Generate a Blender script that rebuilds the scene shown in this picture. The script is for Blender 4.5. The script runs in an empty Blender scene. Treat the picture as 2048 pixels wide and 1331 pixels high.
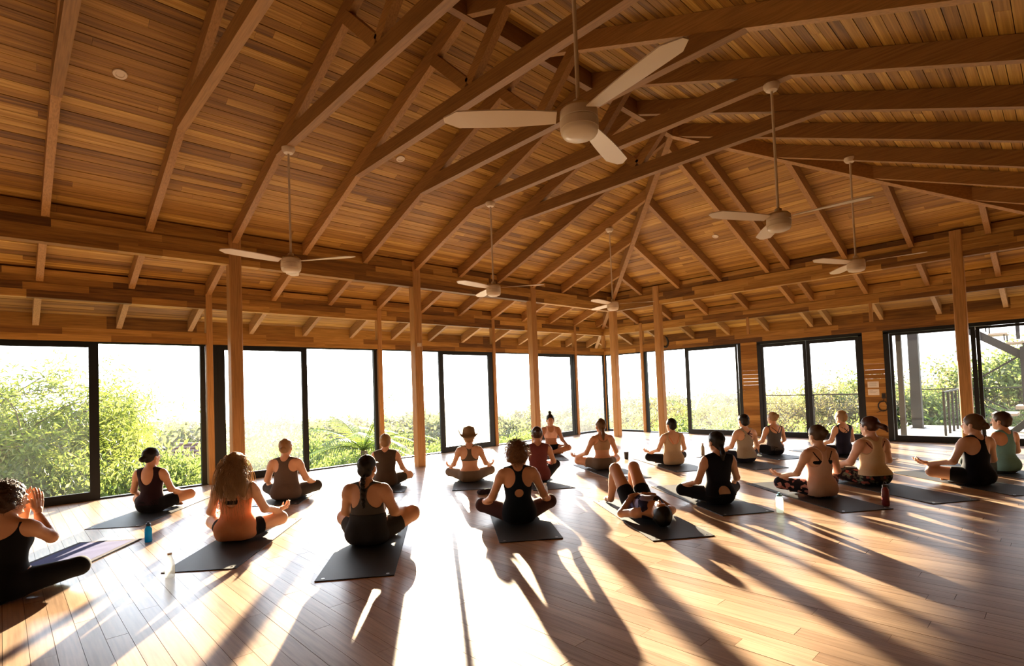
import bpy, bmesh, math, random
import numpy as np
from mathutils import Vector, Matrix, Euler
R = math.radians
scene = bpy.context.scene
COL = scene.collection
rng = random.Random(7)

# ------------------------------------------------------------------ camera
CAM_H = 1.4421
CYAW, CPITCH, CROLL = -0.806998864, 0.0328742923, -0.037707821
FPX, CYPX = 1069.213, 741.641
def cam_axes():
    cy, sy = math.cos(CYAW), math.sin(CYAW)
    f = Vector((sy*math.cos(CPITCH), cy*math.cos(CPITCH), math.sin(CPITCH)))
    r = Vector((cy, -sy, 0)); u = r.cross(f)
    return r*math.cos(CROLL)+u*math.sin(CROLL), -r*math.sin(CROLL)+u*math.cos(CROLL), f
CR, CU, CF = cam_axes()
cam = bpy.data.cameras.new('camera'); camo = bpy.data.objects.new('camera', cam); COL.objects.link(camo)
camo.matrix_world = Matrix(((CR.x, CU.x, -CF.x, 0), (CR.y, CU.y, -CF.y, 0), (CR.z, CU.z, -CF.z, CAM_H), (0, 0, 0, 1)))
cam.sensor_fit = 'HORIZONTAL'; cam.sensor_width = 36.0
cam.lens = FPX/2048*36.0; cam.shift_y = (CYPX-665.5)/2048; cam.clip_end = 2000; cam.clip_start = .05
scene.camera = camo
def pxy(P):
    c = Vector(P)-Vector((0, 0, CAM_H)); d = c.dot(CF)
    if d < .05: return None
    return (1024+FPX*c.dot(CR)/d, CYPX-FPX*c.dot(CU)/d, d)
def floor_at(px, py, z=0.0):
    d = CR*((px-1024)/FPX)-CU*((py-CYPX)/FPX)+CF
    t = (z-CAM_H)/d.z
    return Vector((0, 0, CAM_H))+d*t

# ------------------------------------------------------------------ light
SUN_AZ, SUN_EL = R(54.4), R(11.0)
SUN_DIR = Vector((-math.sin(SUN_AZ)*math.cos(SUN_EL), math.cos(SUN_AZ)*math.cos(SUN_EL), math.sin(SUN_EL)))
SKY = 2.2
HAZE = .0007
world = bpy.data.worlds.new('world'); scene.world = world; world.use_nodes = True
wn = world.node_tree.nodes; wl = world.node_tree.links; wn.clear()
# hazy bright morning sky: whitish at the horizon, pale blue overhead, warmer and brighter round the sun
tcw = wn.new('ShaderNodeTexCoord'); sep = wn.new('ShaderNodeSeparateXYZ'); wl.new(tcw.outputs['Generated'], sep.inputs[0])
skr = wn.new('ShaderNodeValToRGB'); wl.new(sep.outputs['Z'], skr.inputs[0]); e_ = skr.color_ramp.elements
e_[0].position = 0.0; e_[0].color = (1.0, .985, .96, 1); e_[1].position = .75; e_[1].color = (.42, .58, .82, 1)
e2 = e_.new(.25); e2.color = (.82, .90, 1.0, 1)
dotn = wn.new('ShaderNodeVectorMath'); dotn.operation = 'DOT_PRODUCT'; wl.new(tcw.outputs['Generated'], dotn.inputs[0]); dotn.inputs[1].default_value = SUN_DIR
glow = wn.new('ShaderNodeMapRange'); glow.interpolation_type = 'SMOOTHSTEP'; wl.new(dotn.outputs['Value'], glow.inputs[0]); glow.inputs[1].default_value = .70; glow.inputs[2].default_value = 1.0; glow.inputs[3].default_value = 1.0; glow.inputs[4].default_value = 4.0
sml = wn.new('ShaderNodeMath'); sml.operation = 'MULTIPLY'; wl.new(glow.outputs[0], sml.inputs[0]); sml.inputs[1].default_value = SKY
bg = wn.new('ShaderNodeBackground'); wl.new(skr.outputs[0], bg.inputs[0]); wl.new(sml.outputs[0], bg.inputs['Strength'])
wo = wn.new('ShaderNodeOutputWorld'); wl.new(bg.outputs[0], wo.inputs[0])
sl = bpy.data.lights.new('sun', 'SUN'); sl.energy = 30.0; sl.angle = R(.7); sl.color = (1.0, .82, .57)
so = bpy.data.objects.new('sun', sl); COL.objects.link(so); so.rotation_euler = (-SUN_DIR).to_track_quat('-Z', 'Y').to_euler()
so.location = (-30, 20, 12)
vs = scene.view_settings
vs.view_transform = 'Standard'; vs.look = 'None'; vs.gamma = 1.0; vs.use_curve_mapping = False; vs.exposure = 0.8
cy = scene.cycles
cy.use_denoising = True; cy.max_bounces = 8; cy.diffuse_bounces = 5; cy.glossy_bounces = 3; cy.transparent_max_bounces = 24; cy.transmission_bounces = 6
cy.caustics_reflective = False; cy.caustics_refractive = False; cy.sample_clamp_indirect = 12.0; cy.volume_bounces = 0; cy.volume_step_rate = 4

# ------------------------------------------------------------------ materials
MATS = {}
def new_mat(name):
    m = bpy.data.materials.new(name); m.use_nodes = True; nt = m.node_tree; nt.nodes.clear()
    out = nt.nodes.new('ShaderNodeOutputMaterial'); return m, nt, out
def pmat(name, col, rough=.6, metal=0.0, spec=.4, noise=None, trans=0.0, sheen=0.0):
    """plain principled; noise=(scale, amount) gives mild tonal variation; trans = share of translucency"""
    if name in MATS: return MATS[name]
    m, nt, out = new_mat(name); b = nt.nodes.new('ShaderNodeBsdfPrincipled')
    b.inputs['Base Color'].default_value = (*col, 1); b.inputs['Roughness'].default_value = rough
    b.inputs['Metallic'].default_value = metal; b.inputs['Specular IOR Level'].default_value = spec
    if sheen: b.inputs['Sheen Weight'].default_value = sheen
    if noise:
        tc = nt.nodes.new('ShaderNodeTexCoord'); n = nt.nodes.new('ShaderNodeTexNoise'); n.inputs['Scale'].default_value = noise[0]; n.inputs['Detail'].default_value = 3
        mx = nt.nodes.new('ShaderNodeMix'); mx.data_type = 'RGBA'
        nt.links.new(tc.outputs['Object'], n.inputs['Vector']); nt.links.new(n.outputs['Fac'], mx.inputs['Factor'])
        a = noise[1]
        mx.inputs['A'].default_value = (*[c*(1-a) for c in col], 1); mx.inputs['B'].default_value = (*[min(1, c*(1+a)) for c in col], 1)
        nt.links.new(mx.outputs['Result'], b.inputs['Base Color'])
    sh = b.outputs[0]
    if trans:
        t = nt.nodes.new('ShaderNodeBsdfTranslucent'); t.inputs['Color'].default_value = (*[min(1, c*1.25) for c in col], 1)
        ms = nt.nodes.new('ShaderNodeMixShader'); ms.inputs[0].default_value = trans
        nt.links.new(b.outputs[0], ms.inputs[1]); nt.links.new(t.outputs[0], ms.inputs[2]); sh = ms.outputs[0]
    nt.links.new(sh, out.inputs[0]); MATS[name] = m; return m
def wood(name, tones, scale, rough=.55, spec=.35, streak=.35, var=1.0):
    """planks/beams: tone per piece (object random + island random), grain from stretched noise in world space"""
    m, nt, out = new_mat(name); N = nt.nodes.new; L = nt.links.new
    geo = N('ShaderNodeNewGeometry'); oi = N('ShaderNodeObjectInfo')
    add = N('ShaderNodeMath'); add.operation = 'ADD'; L(geo.outputs['Random Per Island'], add.inputs[0]); L(oi.outputs['Random'], add.inputs[1])
    fr = N('ShaderNodeMath'); fr.operation = 'FRACT'; L(add.outputs[0], fr.inputs[0])
    mul = N('ShaderNodeMath'); mul.operation = 'MULTIPLY'; L(fr.outputs[0], mul.inputs[0]); mul.inputs[1].default_value = 37.0
    mp = N('ShaderNodeVectorMath'); mp.operation = 'MULTIPLY'; L(geo.outputs['Position'], mp.inputs[0]); mp.inputs[1].default_value = scale
    ad = N('ShaderNodeVectorMath'); ad.operation = 'ADD'; L(mp.outputs[0], ad.inputs[0])
    cmb = N('ShaderNodeCombineXYZ'); L(mul.outputs[0], cmb.inputs[0]); L(mul.outputs[0], cmb.inputs[1]); L(mul.outputs[0], cmb.inputs[2]); L(cmb.outputs[0], ad.inputs[1])
    n1 = N('ShaderNodeTexNoise'); n1.inputs['Scale'].default_value = 1.0; n1.inputs['Detail'].default_value = 5; n1.inputs['Roughness'].default_value = .6; n1.inputs['Distortion'].default_value = .6
    L(ad.outputs[0], n1.inputs['Vector'])
    ramp = N('ShaderNodeValToRGB'); el = ramp.color_ramp.elements
    for i, c in enumerate(tones):
        pos = i/(len(tones)-1)
        e = el[i] if i < 2 else el.new(pos)
        e.position = pos; e.color = (*c, 1)
    el[1].position = 1/(len(tones)-1)
    # piece tone + a share of the grain noise
    ng = N('ShaderNodeMath'); ng.operation = 'MULTIPLY_ADD'; L(n1.outputs['Fac'], ng.inputs[0]); ng.inputs[1].default_value = streak*2; ng.inputs[2].default_value = -streak
    sm = N('ShaderNodeMath'); sm.operation = 'ADD'; sm.use_clamp = True; pv = N('ShaderNodeMath'); pv.operation = 'MULTIPLY_ADD'; L(fr.outputs[0], pv.inputs[0]); pv.inputs[1].default_value = var; pv.inputs[2].default_value = .5-.5*var
    L(pv.outputs[0], sm.inputs[0]); L(ng.outputs[0], sm.inputs[1])
    L(sm.outputs[0], ramp.inputs[0])
    # fine dark grain lines
    n2 = N('ShaderNodeTexNoise'); n2.inputs['Scale'].default_value = 3.2; n2.inputs['Detail'].default_value = 3; L(ad.outputs[0], n2.inputs['Vector'])
    mr = N('ShaderNodeMapRange'); mr.inputs[1].default_value = .3; mr.inputs[2].default_value = .62; mr.inputs[3].default_value = .74; mr.inputs[4].default_value = 1.06; L(n2.outputs['Fac'], mr.inputs[0])
    mxx = N('ShaderNodeVectorMath'); mxx.operation = 'SCALE'; L(ramp.outputs[0], mxx.inputs[0]); L(mr.outputs[0], mxx.inputs['Scale'])
    b = N('ShaderNodeBsdfPrincipled'); L(mxx.outputs[0], b.inputs['Base Color']); b.inputs['Roughness'].default_value = rough; b.inputs['Specular IOR Level'].default_value = spec
    L(b.outputs[0], out.inputs[0]); MATS[name] = m; return m
CEIL = [(.14, .062, .012), (.25, .119, .021), (.34, .172, .031), (.43, .232, .044), (.57, .35, .082)]
BEAM = [(.24, .118, .036), (.32, .163, .050), (.40, .212, .069)]
M_bd_y = wood('ceiling_board_long', CEIL, (26, .55, 26), streak=.75, var=.72)
M_bd_x = wood('ceiling_board_end', CEIL, (.55, 26, 26), streak=.75, var=.72)
M_raft_x = wood('rafter_wood_cross', BEAM, (1.1, 22, 22), streak=.3)
M_raft_y = wood('rafter_wood_long', BEAM, (22, 1.1, 22), streak=.3)
M_hip = wood('hip_wood', BEAM, (6, 6, 16), streak=.25)
PATCH = [(.105, .044, .010), (.24, .112, .023), (.34, .172, .036), (.50, .282, .073)]
M_beam_x = wood('laminated_beam_cross', PATCH, (.9, 16, 16), streak=.55)
M_beam_y = wood('laminated_beam_long', PATCH, (16, .9, 16), streak=.55)
M_post = wood('post_wood', [(.35, .182, .060), (.42, .224, .076), (.49, .27, .098)], (20, 20, 1.0), streak=.3)
M_wallb = wood('wall_board_wood', [(.24, .112, .028), (.35, .178, .046), (.47, .26, .074)], (1.0, 18, 18), streak=.45, rough=.7, spec=.2)
M_floor = wood('floor_plank_wood', [(.36, .235, .150), (.43, .29, .188), (.49, .335, .22), (.56, .395, .265)], (.9, 15, 15), rough=.30, spec=.5, streak=.32)
M_walld = wood('low_bounce_wall_board', [(.055, .026, .009), (.075, .036, .012), (.10, .05, .017)], (1.0, 1.0, 18), streak=.4, rough=.7)  # for the unseen walls, toned dark to cut bounced light near the camera
M_under = pmat('dark_gap', (.05, .03, .02), .9)
M_roof = pmat('roof_sheet', (.25, .16, .11), .8)
M_alu = pmat('black_aluminium', (.005, .008, .011), .45, 0.0, .3)
M_white = pmat('white_plastic', (.62, .52, .40), .45)
M_bowl = pmat('frosted_bowl', (.80, .72, .60), .35, trans=.3)
def glass_mat(name, dust, refl=.06):
    m, nt, out = new_mat(name); N = nt.nodes.new; L = nt.links.new
    t = N('ShaderNodeBsdfTransparent'); g = N('ShaderNodeBsdfGlossy'); g.inputs['Roughness'].default_value = .02
    fz = N('ShaderNodeLayerWeight'); fz.inputs['Blend'].default_value = .22
    fm = N('ShaderNodeMath'); fm.operation = 'MULTIPLY_ADD'; L(fz.outputs['Fresnel'], fm.inputs[0]); fm.inputs[1].default_value = .55; fm.inputs[2].default_value = 0.0
    m1 = N('ShaderNodeMixShader'); L(fm.outputs[0], m1.inputs[0]); L(t.outputs[0], m1.inputs[1]); L(g.outputs[0], m1.inputs[2])
    d = N('ShaderNodeBsdfTranslucent'); d.inputs['Color'].default_value = (.9, .95, .93, 1)
    tc = N('ShaderNodeNewGeometry'); ns = N('ShaderNodeTexNoise'); ns.inputs['Scale'].default_value = 2.2; ns.inputs['Detail'].default_value = 5; L(tc.outputs['Position'], ns.inputs['Vector'])
    mr = N('ShaderNodeMapRange'); mr.inputs[1].default_value = .3; mr.inputs[2].default_value = .75; mr.inputs[3].default_value = dust*.6; mr.inputs[4].default_value = dust*1.3; L(ns.outputs['Fac'], mr.inputs[0])
    m2 = N('ShaderNodeMixShader'); L(mr.outputs[0], m2.inputs[0]); L(m1.outputs[0], m2.inputs[1]); L(d.outputs[0], m2.inputs[2])
    L(m2.outputs[0], out.inputs[0]); MATS[name] = m; return m
M_glass = glass_mat('window_glass_dusty', .04)
M_glass_w = glass_mat('window_glass_whitened', .16)
M_glass_c = glass_mat('window_glass_clean', .006)

# ------------------------------------------------------------------ object helpers
def tag(o, label=None, cat=None, group=None, kind=None):
    if label: o['label'] = label
    if cat: o['category'] = cat
    if group: o['group'] = group
    if kind: o['kind'] = kind
    return o
def empty(name, loc=(0, 0, 0), rz=0.0, parent=None):
    o = bpy.data.objects.new(name, None); COL.objects.link(o); o.location = loc; o.rotation_euler = (0, 0, rz); o.empty_display_size = .1
    if parent: o.parent = parent
    return o
def link(name, me, mat=None, parent=None):
    o = bpy.data.objects.new(name, me); COL.objects.link(o)
    if mat is not None and not me.materials: me.materials.append(mat)
    if parent: o.parent = parent
    return o
BOXF = [(0, 3, 2, 1), (4, 5, 6, 7), (0, 1, 5, 4), (1, 2, 6, 5), (2, 3, 7, 6), (3, 0, 4, 7)]
class MB:
    def __init__(self): self.v = []; self.f = []; self.smooth = False
    def raw(self, v, f):
        n = len(self.v); self.v += [tuple(p) for p in v]; self.f += [tuple(i+n for i in q) for q in f]; return self
    def box(self, x0, x1, y0, y1, z0, z1):
        return self.raw([(x0, y0, z0), (x1, y0, z0), (x1, y1, z0), (x0, y1, z0), (x0, y0, z1), (x1, y0, z1), (x1, y1, z1), (x0, y1, z1)], BOXF)
    def hexa(self, p): return self.raw(p, BOXF)
    def bar(self, a, b, w, h, up=(0, 0, 1)):
        """box from a to b, a/b on the centre of the BOTTOM face; w across, h along up (perpendicular to a-b)"""
        a = Vector(a); b = Vector(b); d = (b-a).normalized(); u = Vector(up); s = d.cross(u).normalized(); u = s.cross(d).normalized()
        q = []
        for zz in (0, h):
            q += [a-s*w/2+u*zz, a+s*w/2+u*zz, b+s*w/2+u*zz, b-s*w/2+u*zz]
        return self.raw(q, BOXF)
    def tube(self, pts, rad, n=8, cap=True):
        pts = [Vector(p) for p in pts]
        if not hasattr(rad, '__len__'): rad = [rad]*len(pts)
        rings = []; ref = None
        for i, p in enumerate(pts):
            t = (pts[min(i+1, len(pts)-1)]-pts[max(i-1, 0)])
            t = t.normalized() if t.length > 1e-9 else Vector((0, 0, 1))
            if ref is None or abs(ref.dot(t)) > .98: ref = Vector((1, 0, 0)) if abs(t.x) < .9 else Vector((0, 1, 0))
            s = t.cross(ref).normalized(); u = s.cross(t).normalized(); ref = u
            rings.append([p+(s*math.cos(2*math.pi*k/n)+u*math.sin(2*math.pi*k/n))*rad[i] for k in range(n)])
        v = [q for r in rings for q in r]; f = []
        for i in range(len(pts)-1):
            for k in range(n):
                f.append((i*n+k, i*n+(k+1) % n, (i+1)*n+(k+1) % n, (i+1)*n+k))
        if cap: f.append(tuple(range(n-1, -1, -1))); f.append(tuple((len(pts)-1)*n+k for k in range(n)))
        return self.raw(v, f)
    def lathe(self, prof, n=20, c=(0, 0, 0)):
        """prof: list of (radius, z)"""
        v = []; f = []
        for r, z in prof:
            for k in range(n):
                a = 2*math.pi*k/n; v.append((c[0]+r*math.cos(a), c[1]+r*math.sin(a), c[2]+z))
        for i in range(len(prof)-1):
            for k in range(n):
                f.append((i*n+k, i*n+(k+1) % n, (i+1)*n+(k+1) % n, (i+1)*n+k))
        f.append(tuple(range(n-1, -1, -1))); f.append(tuple((len(prof)-1)*n+k for k in range(n)))
        return self.raw(v, f)
    def mesh(self, name):
        me = bpy.data.meshes.new(name); me.from_pydata(self.v, [], self.f)
        if self.smooth: me.polygons.foreach_set('use_smooth', [True]*len(me.polygons))
        me.update(); return me
    def build(self, name, mat=None, parent=None): return link(name, self.mesh(name), mat, parent)
def smooth_by_angle(o, ang=40):
    me = o.data; me.polygons.foreach_set('use_smooth', [True]*len(me.polygons))
    bm = bmesh.new(); bm.from_mesh(me)
    for e in bm.edges:
        if len(e.link_faces) == 2 and e.calc_face_angle(0) > R(ang): e.smooth = False
    bm.to_mesh(me); bm.free(); return o
def copy_tree(o, parent=None):
    c = o.copy(); COL.objects.link(c)
    if parent: c.parent = parent
    for ch in list(o.children): copy_tree(ch, c)
    return c

# ------------------------------------------------------------------ building constants
WX, WY = -10.307, 13.974            # window plane of the long left wall / of the end wall
XL, YE = -8.857, 12.504             # column lines
XC = -4.375                          # ridge
XR, WR = 2*XC-XL, 2*XC-WX           # mirrored column line and right wall
YB = -4.6                            # back wall
SL = .385                            # roof pitch
ZR = 3.80                            # rafter underside at the column line
RD = .20/math.cos(math.atan(SL))     # rafter depth measured vertically
EAVE = 1.28
ZH = 2.40
YAP = YE-(XC-XL)                     # ridge end
def zu(d): return ZR+SL*d            # d = distance inward from column line
ZRIDGE = zu(XC-XL)

# ------------------------------------------------------------------ pieces: the 300 that show largest become parts, the rest one joined part
def shown_area(vs4):
    q = [pxy(p) for p in vs4]
    if any(k is None for k in q): 
        c = pxy(sum((Vector(p) for p in vs4), Vector())/4)
        return 1e5 if c and -300 < c[0] < 2350 and -300 < c[1] < 1650 else 0
    cx = sum(k[0] for k in q)/4; cyy = sum(k[1] for k in q)/4
    if not (-80 < cx < 2130 and -80 < cyy < 1410): return 0
    return abs(sum(q[i][0]*q[(i+1) % 4][1]-q[(i+1) % 4][0]*q[i][1] for i in range(4)))/2
def place_pieces(pieces, parent, name, mat, face=(0, 1, 2, 3), limit=300):
    order = sorted(pieces, key=lambda p: -shown_area([p[i] for i in face]))
    for p in order[:limit]:
        MB().hexa(p).build(name, mat, parent)
    if len(order) > limit:
        m = MB()
        for p in order[limit:]: m.hexa(p)
        tag(m.build(name, mat, parent), kind='stuff')

# ------------------------------------------------------------------ floor
floor = tag(MB().box(WX-.05, WR+.05, YB, WY+.05, -.12, -.02).build('floor', M_under), 'narrow oak floor planks glossy under low sun', 'floor', kind='structure')
rf = random.Random(3); pcs = []; pw = .115
y = YB
while y < WY+.02:
    x = WX-.05-rf.random()*1.6
    while x < WR+.05:
        l = rf.uniform(1.1, 2.4); x0 = max(x, WX-.05); x1 = min(x+l, WR+.05)
        if x1-x0 > .05:
            g = .0012; zt = rf.uniform(-.0012, 0)
            pcs.append([(x0+g, y+g, -.02), (x1-g, y+g, -.02), (x1-g, y+pw-g, -.02), (x0+g, y+pw-g, -.02), (x0+g, y+g, zt), (x1-g, y+g, zt), (x1-g, y+pw-g, zt), (x0+g, y+pw-g, zt)])
        x += l
    y += pw
place_pieces(pcs, floor, 'plank', M_floor, face=(4, 5, 6, 7))

# ------------------------------------------------------------------ ceilings (three roof slopes, boarded)
XE0, XE1 = WX-EAVE, WR+EAVE; YE0 = WY+EAVE
def zb(d): return zu(d)+RD
def slope_sheet(pts):
    m = MB(); n = len(pts); top = [(p[0], p[1], p[2]+.10) for p in pts]; bot = [(p[0], p[1], p[2]+.035) for p in pts]
    m.raw(bot+top, [tuple(range(n-1, -1, -1)), tuple(range(n, 2*n))]+[(i, (i+1) % n, n+(i+1) % n, n+i) for i in range(n)])
    return m
BW = .104; TH = .024; GAP = .0055
def board_rows(kind, seed):
    rr = random.Random(seed); out = []
    d = XE0-XL
    dmax = XC-XL
    while d < dmax-.001:
        d1 = min(d+BW*math.cos(math.atan(SL)), dmax); g = GAP/2
        a0, a1 = d+g, d1-g
        dz = rr.uniform(-.003, .003)
        if kind in 'AB':
            lo = YB-rr.random()*2; hi0 = YE-a0; hi1 = YE-a1; t = lo
            while t < min(hi0, hi1)-.02:
                l = rr.uniform(2.6, 5.0); e = t+l; last = e > hi1-.3
                s0 = max(t, YB)+.001
                e0, e1 = (hi0, hi1) if last else (e-.001, e-.001)
                if e0 > s0:
                    xa, xb = XL+a0, XL+a1
                    if kind == 'B': xa, xb = 2*XC-xa, 2*XC-xb
                    z0, z1 = zb(a0)+dz, zb(a1)+dz
                    out.append([(xa, s0, z0), (xb, s0, z1), (xb, e1, z1), (xa, e0, z0), (xa, s0, z0+TH), (xb, s0, z1+TH), (xb, e1, z1+TH), (xa, e0, z0+TH)])
                t = e
                if last: break
        else:
            xa0, xa1 = XL+a0, XL+a1; xb0, xb1 = XR-a0, XR-a1; t = xa0
            first = True
            while True:
                l = rr.uniform(2.2, 4.6)*(0.5 if first else 1); e = t+l; last = e > xb1-.4
                s0, s1 = (xa0, xa1) if first else (t+.001, t+.001)
                e0, e1 = (xb0, xb1) if last else (e-.001, e-.001)
                yA, yB_ = YE-a0, YE-a1
                z0, z1 = zb(a0)+dz, zb(a1)+dz
                if e1 > s1: out.append([(s0, yA, z0), (e0, yA, z0), (e1, yB_, z1), (s1, yB_, z1), (s0, yA, z0+TH), (e0, yA, z0+TH), (e1, yB_, z1+TH), (s1, yB_, z1+TH)])
                t = e; first = False
                if last: break
        d = d1
    return out
de = XE0-XL; zt, zbn = zb(XC-XL), zb(de)
cA = slope_sheet([(XE0, YB, zbn), (XE0, YE-de, zbn), (XC, YAP, zt), (XC, YB, zt)]).build('ceiling', M_roof)
tag(cA, 'sloping boarded ceiling rising from the long wall of sunlit windows', 'ceiling', kind='structure')
place_pieces(board_rows('A', 11), cA, 'board', M_bd_y)
cB = slope_sheet([(XE1, YB, zbn), (XC, YB, zt), (XC, YAP, zt), (XE1, YE-de, zbn)]).build('ceiling', M_roof)
tag(cB, 'dim boarded ceiling slope beyond the ridge, top right of the hall', 'ceiling', kind='structure')
place_pieces(board_rows('B', 12), cB, 'board', M_bd_y)
cC = slope_sheet([(XE0, YE-de, zbn), (XE1, YE-de, zbn), (XC, YAP, zt)]).build('ceiling', M_roof)
tag(cC, 'triangular boarded ceiling slope above the end wall with the double doors', 'ceiling', kind='structure')
place_pieces(board_rows('C', 13), cC, 'board', M_bd_x)

# ------------------------------------------------------------------ roof frame
roof = tag(empty('roof_frame', (XC, YAP, ZRIDGE)), 'exposed timber roof frame of rafters, collar ties and hip beams', 'roof frame', kind='structure')
def rpart(mb, name, mat):
    o = mb.build(name, mat); o.parent = roof; o.matrix_parent_inverse = roof.matrix_world.inverted(); 
    return o
roof.matrix_world = Matrix.Translation((XC, YAP, ZRIDGE))
RW = .082
def rafter_x(y, xs, xe):     # from eave xs up to xe at constant y, left slope (mirrored when xs > XC)
    sgn = 1 if xs < XC else -1
    def zz(x): return zu((x-XL) if sgn > 0 else (XR-x))
    q = []
    for dz in (0, RD-.004):
        q += [(xs, y-RW/2, zz(xs)+dz), (xe, y-RW/2, zz(xe)+dz), (xe, y+RW/2, zz(xe)+dz), (xs, y+RW/2, zz(xs)+dz)]
    rpart(MB().hexa(q), 'rafter', M_raft_x)
def rafter_y(x, ys, ye):
    q = []
    for dz in (0, RD-.004):
        q += [(x-RW/2, ys, zu(YE-ys)+dz), (x+RW/2, ys, zu(YE-ys)+dz), (x+RW/2, ye, zu(YE-ye)+dz), (x-RW/2, ye, zu(YE-ye)+dz)]
    rpart(MB().hexa(q), 'rafter', M_raft_y)
RS = 1.099
yj = [YE-RS*j for j in range(-2, 16)]
for yy in yj:
    if yy < YB: continue
    xe = min(XC, XL+(YE-yy))
    if xe > XE0+.3:
        rafter_x(yy, XE0+.03, xe)
        rafter_x(yy, XE1-.03, 2*XC-xe)
for s in (-1, 1):
    for k in range(0, 7):
        x = XC+s*(.215+1.095*k); dd = abs(x-XC); ye = YE-((XC-XL)-dd)
        if YE0-.03-ye > .3: rafter_y(x, YE0-.03, ye)
for s in (-1, 1):
    a = Vector((XC+s*(XC-XL-de), YE-de, zu(de)-.03)); b_ = Vector((XC, YAP, ZRIDGE-.03))
    rpart(MB().bar(a, b_, .10, .22), 'hip_rafter', M_hip)
rpart(MB().box(XC-.045, XC+.045, YB, YAP+.03, ZRIDGE-.03, ZRIDGE+.2), 'ridge_beam', M_raft_y)
ZC, HC, CW = 4.55, .185, .098
for yy in yj:
    if yy > YAP-.5 or yy < YB: continue
    xb_ = XL+(ZC-ZR)/SL; xt_ = XL+(ZC+HC-ZR)/SL
    q = [(xb_, yy-CW/2, ZC), (2*XC-xb_, yy-CW/2, ZC), (2*XC-xb_, yy+CW/2, ZC), (xb_, yy+CW/2, ZC), (xt_, yy-CW/2, ZC+HC), (2*XC-xt_, yy-CW/2, ZC+HC), (2*XC-xt_, yy+CW/2, ZC+HC), (xt_, yy+CW/2, ZC+HC)]
    rpart(MB().hexa(q), 'collar_tie', M_raft_x)
    for s in (-1, 1):
        a = Vector((XC+s*.06, yy, ZC+HC-.02)); b_ = Vector((XC+s*.66, yy, zu(XC-XL-.66)+.02))
        rpart(MB().bar(a, b_, .09, .13, up=(-s, 0, 1)), 'strut', M_raft_x)

# ------------------------------------------------------------------ walls
def laminated(parent, p0, p1, axis, across, z0, z1, layers, seed, mat, name='lamella'):
    """a built-up timber: staggered blocks in layers. axis 'x' or 'y', from p0 to p1, across = (lo, hi) on the other axis"""
    rr = random.Random(seed); h = (z1-z0)/layers
    for i in range(layers):
        t = p0
        while t < p1-.01:
            l = rr.uniform(.5, 1.9); e = min(t+l, p1)
            if p1-e < .25: e = p1
            o = rr.uniform(0, .003); zz0, zz1 = z0+i*h, z0+(i+1)*h-.001
            m = MB()
            if axis == 'y': m.box(across[0]-o, across[1]+o, t, e-.001, zz0, zz1)
            else: m.box(t, e-.001, across[0]-o, across[1]+o, zz0, zz1)
            m.build(name, mat, parent); t = e
wl_ = tag(empty('wall_left'), 'long window wall of timber posts and stacked beams on the sunny side', 'wall', kind='structure')
we_ = tag(empty('wall_end'), 'end wall of timber posts, board panels and glass doors', 'wall', kind='structure')
CS = 3*RS
cy_ = [YE-CS*n for n in range(0, 6)]
# beams: over the columns, over the posts, window header
laminated(wl_, YB, YE+.07, 'y', (XL-.07, XL+.07), 3.50, 3.80, 3, 21, M_beam_y)
laminated(wl_, YB, YE, 'y', (XL-.05, XL+.05), 3.801, 4.0, 2, 22, M_beam_y, 'blocking')
laminated(wl_, YB, WY+.06, 'y', (WX-.06, WX+.05), 3.02, 3.235, 2, 23, M_beam_y)
laminated(wl_, YB, WY+.04, 'y', (WX-.04, WX+.04), 3.236, 3.44, 2, 24, M_beam_y, 'blocking')
laminated(wl_, YB, WY+.05, 'y', (WX-.05, WX+.05), ZH, 2.60, 2, 25, M_beam_y, 'header_board')
laminated(wl_, YB, YE-de-.02, 'y', (XE0+.0, XE0+.03), 2.58, zu(de)+RD, 1, 26, M_beam_y, 'eave_board')
laminated(we_, XL-.07, XR+.07, 'x', (YE-.07, YE+.07), 3.502, 3.798, 3, 31, M_beam_x)
laminated(we_, XL, XR, 'x', (YE-.05, YE+.05), 3.803, 4.0, 2, 32, M_beam_x, 'blocking')
laminated(we_, WX-.06, WR+.06, 'x', (WY-.05, WY+.06), 3.022, 3.233, 2, 33, M_beam_x)
laminated(we_, WX-.04, WR+.04, 'x', (WY-.04, WY+.04), 3.237, 3.44, 2, 34, M_beam_x, 'blocking')
laminated(we_, WX-.05, WR+.05, 'x', (WY-.05, WY+.05), ZH+.002, 2.62, 2, 35, M_beam_x, 'header_board')
laminated(we_, XE0+.02, XE1, 'x', (YE0-.03, YE0), 2.58, zu(de)+RD, 1, 36, M_beam_x, 'eave_board')
def post(parent, x, y, wx, wy, z0, z1, name='post', ch=.008):
    m = MB(); hx, hy = wx/2, wy/2; ring = [(-hx+ch, -hy), (hx-ch, -hy), (hx, -hy+ch), (hx, hy-ch), (hx-ch, hy), (-hx+ch, hy), (-hx, hy-ch), (-hx, -hy+ch)]
    v = [(x+a, y+b, z0) for a, b in ring]+[(x+a, y+b, z1) for a, b in ring]
    f = [tuple(range(7, -1, -1)), tuple(range(8, 16))]+[(i, (i+1) % 8, 8+(i+1) % 8, 8+i) for i in range(8)]
    m.raw(v, f); return m.build(name, M_post, parent)
for yy in cy_: post(wl_, WX+.005, yy, .12, .10, 0, 3.27)
for x in (XC-4.505, XC+4.505): post(we_, x, WY-.005, .10, .12, 0, 3.27)
post(wl_, WX, WY, .10, .10, 0, 3.24)
for x in (-5.70, -3.0): post(we_, x, WY-.03, .07, .05, 2.62, 3.05)
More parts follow.
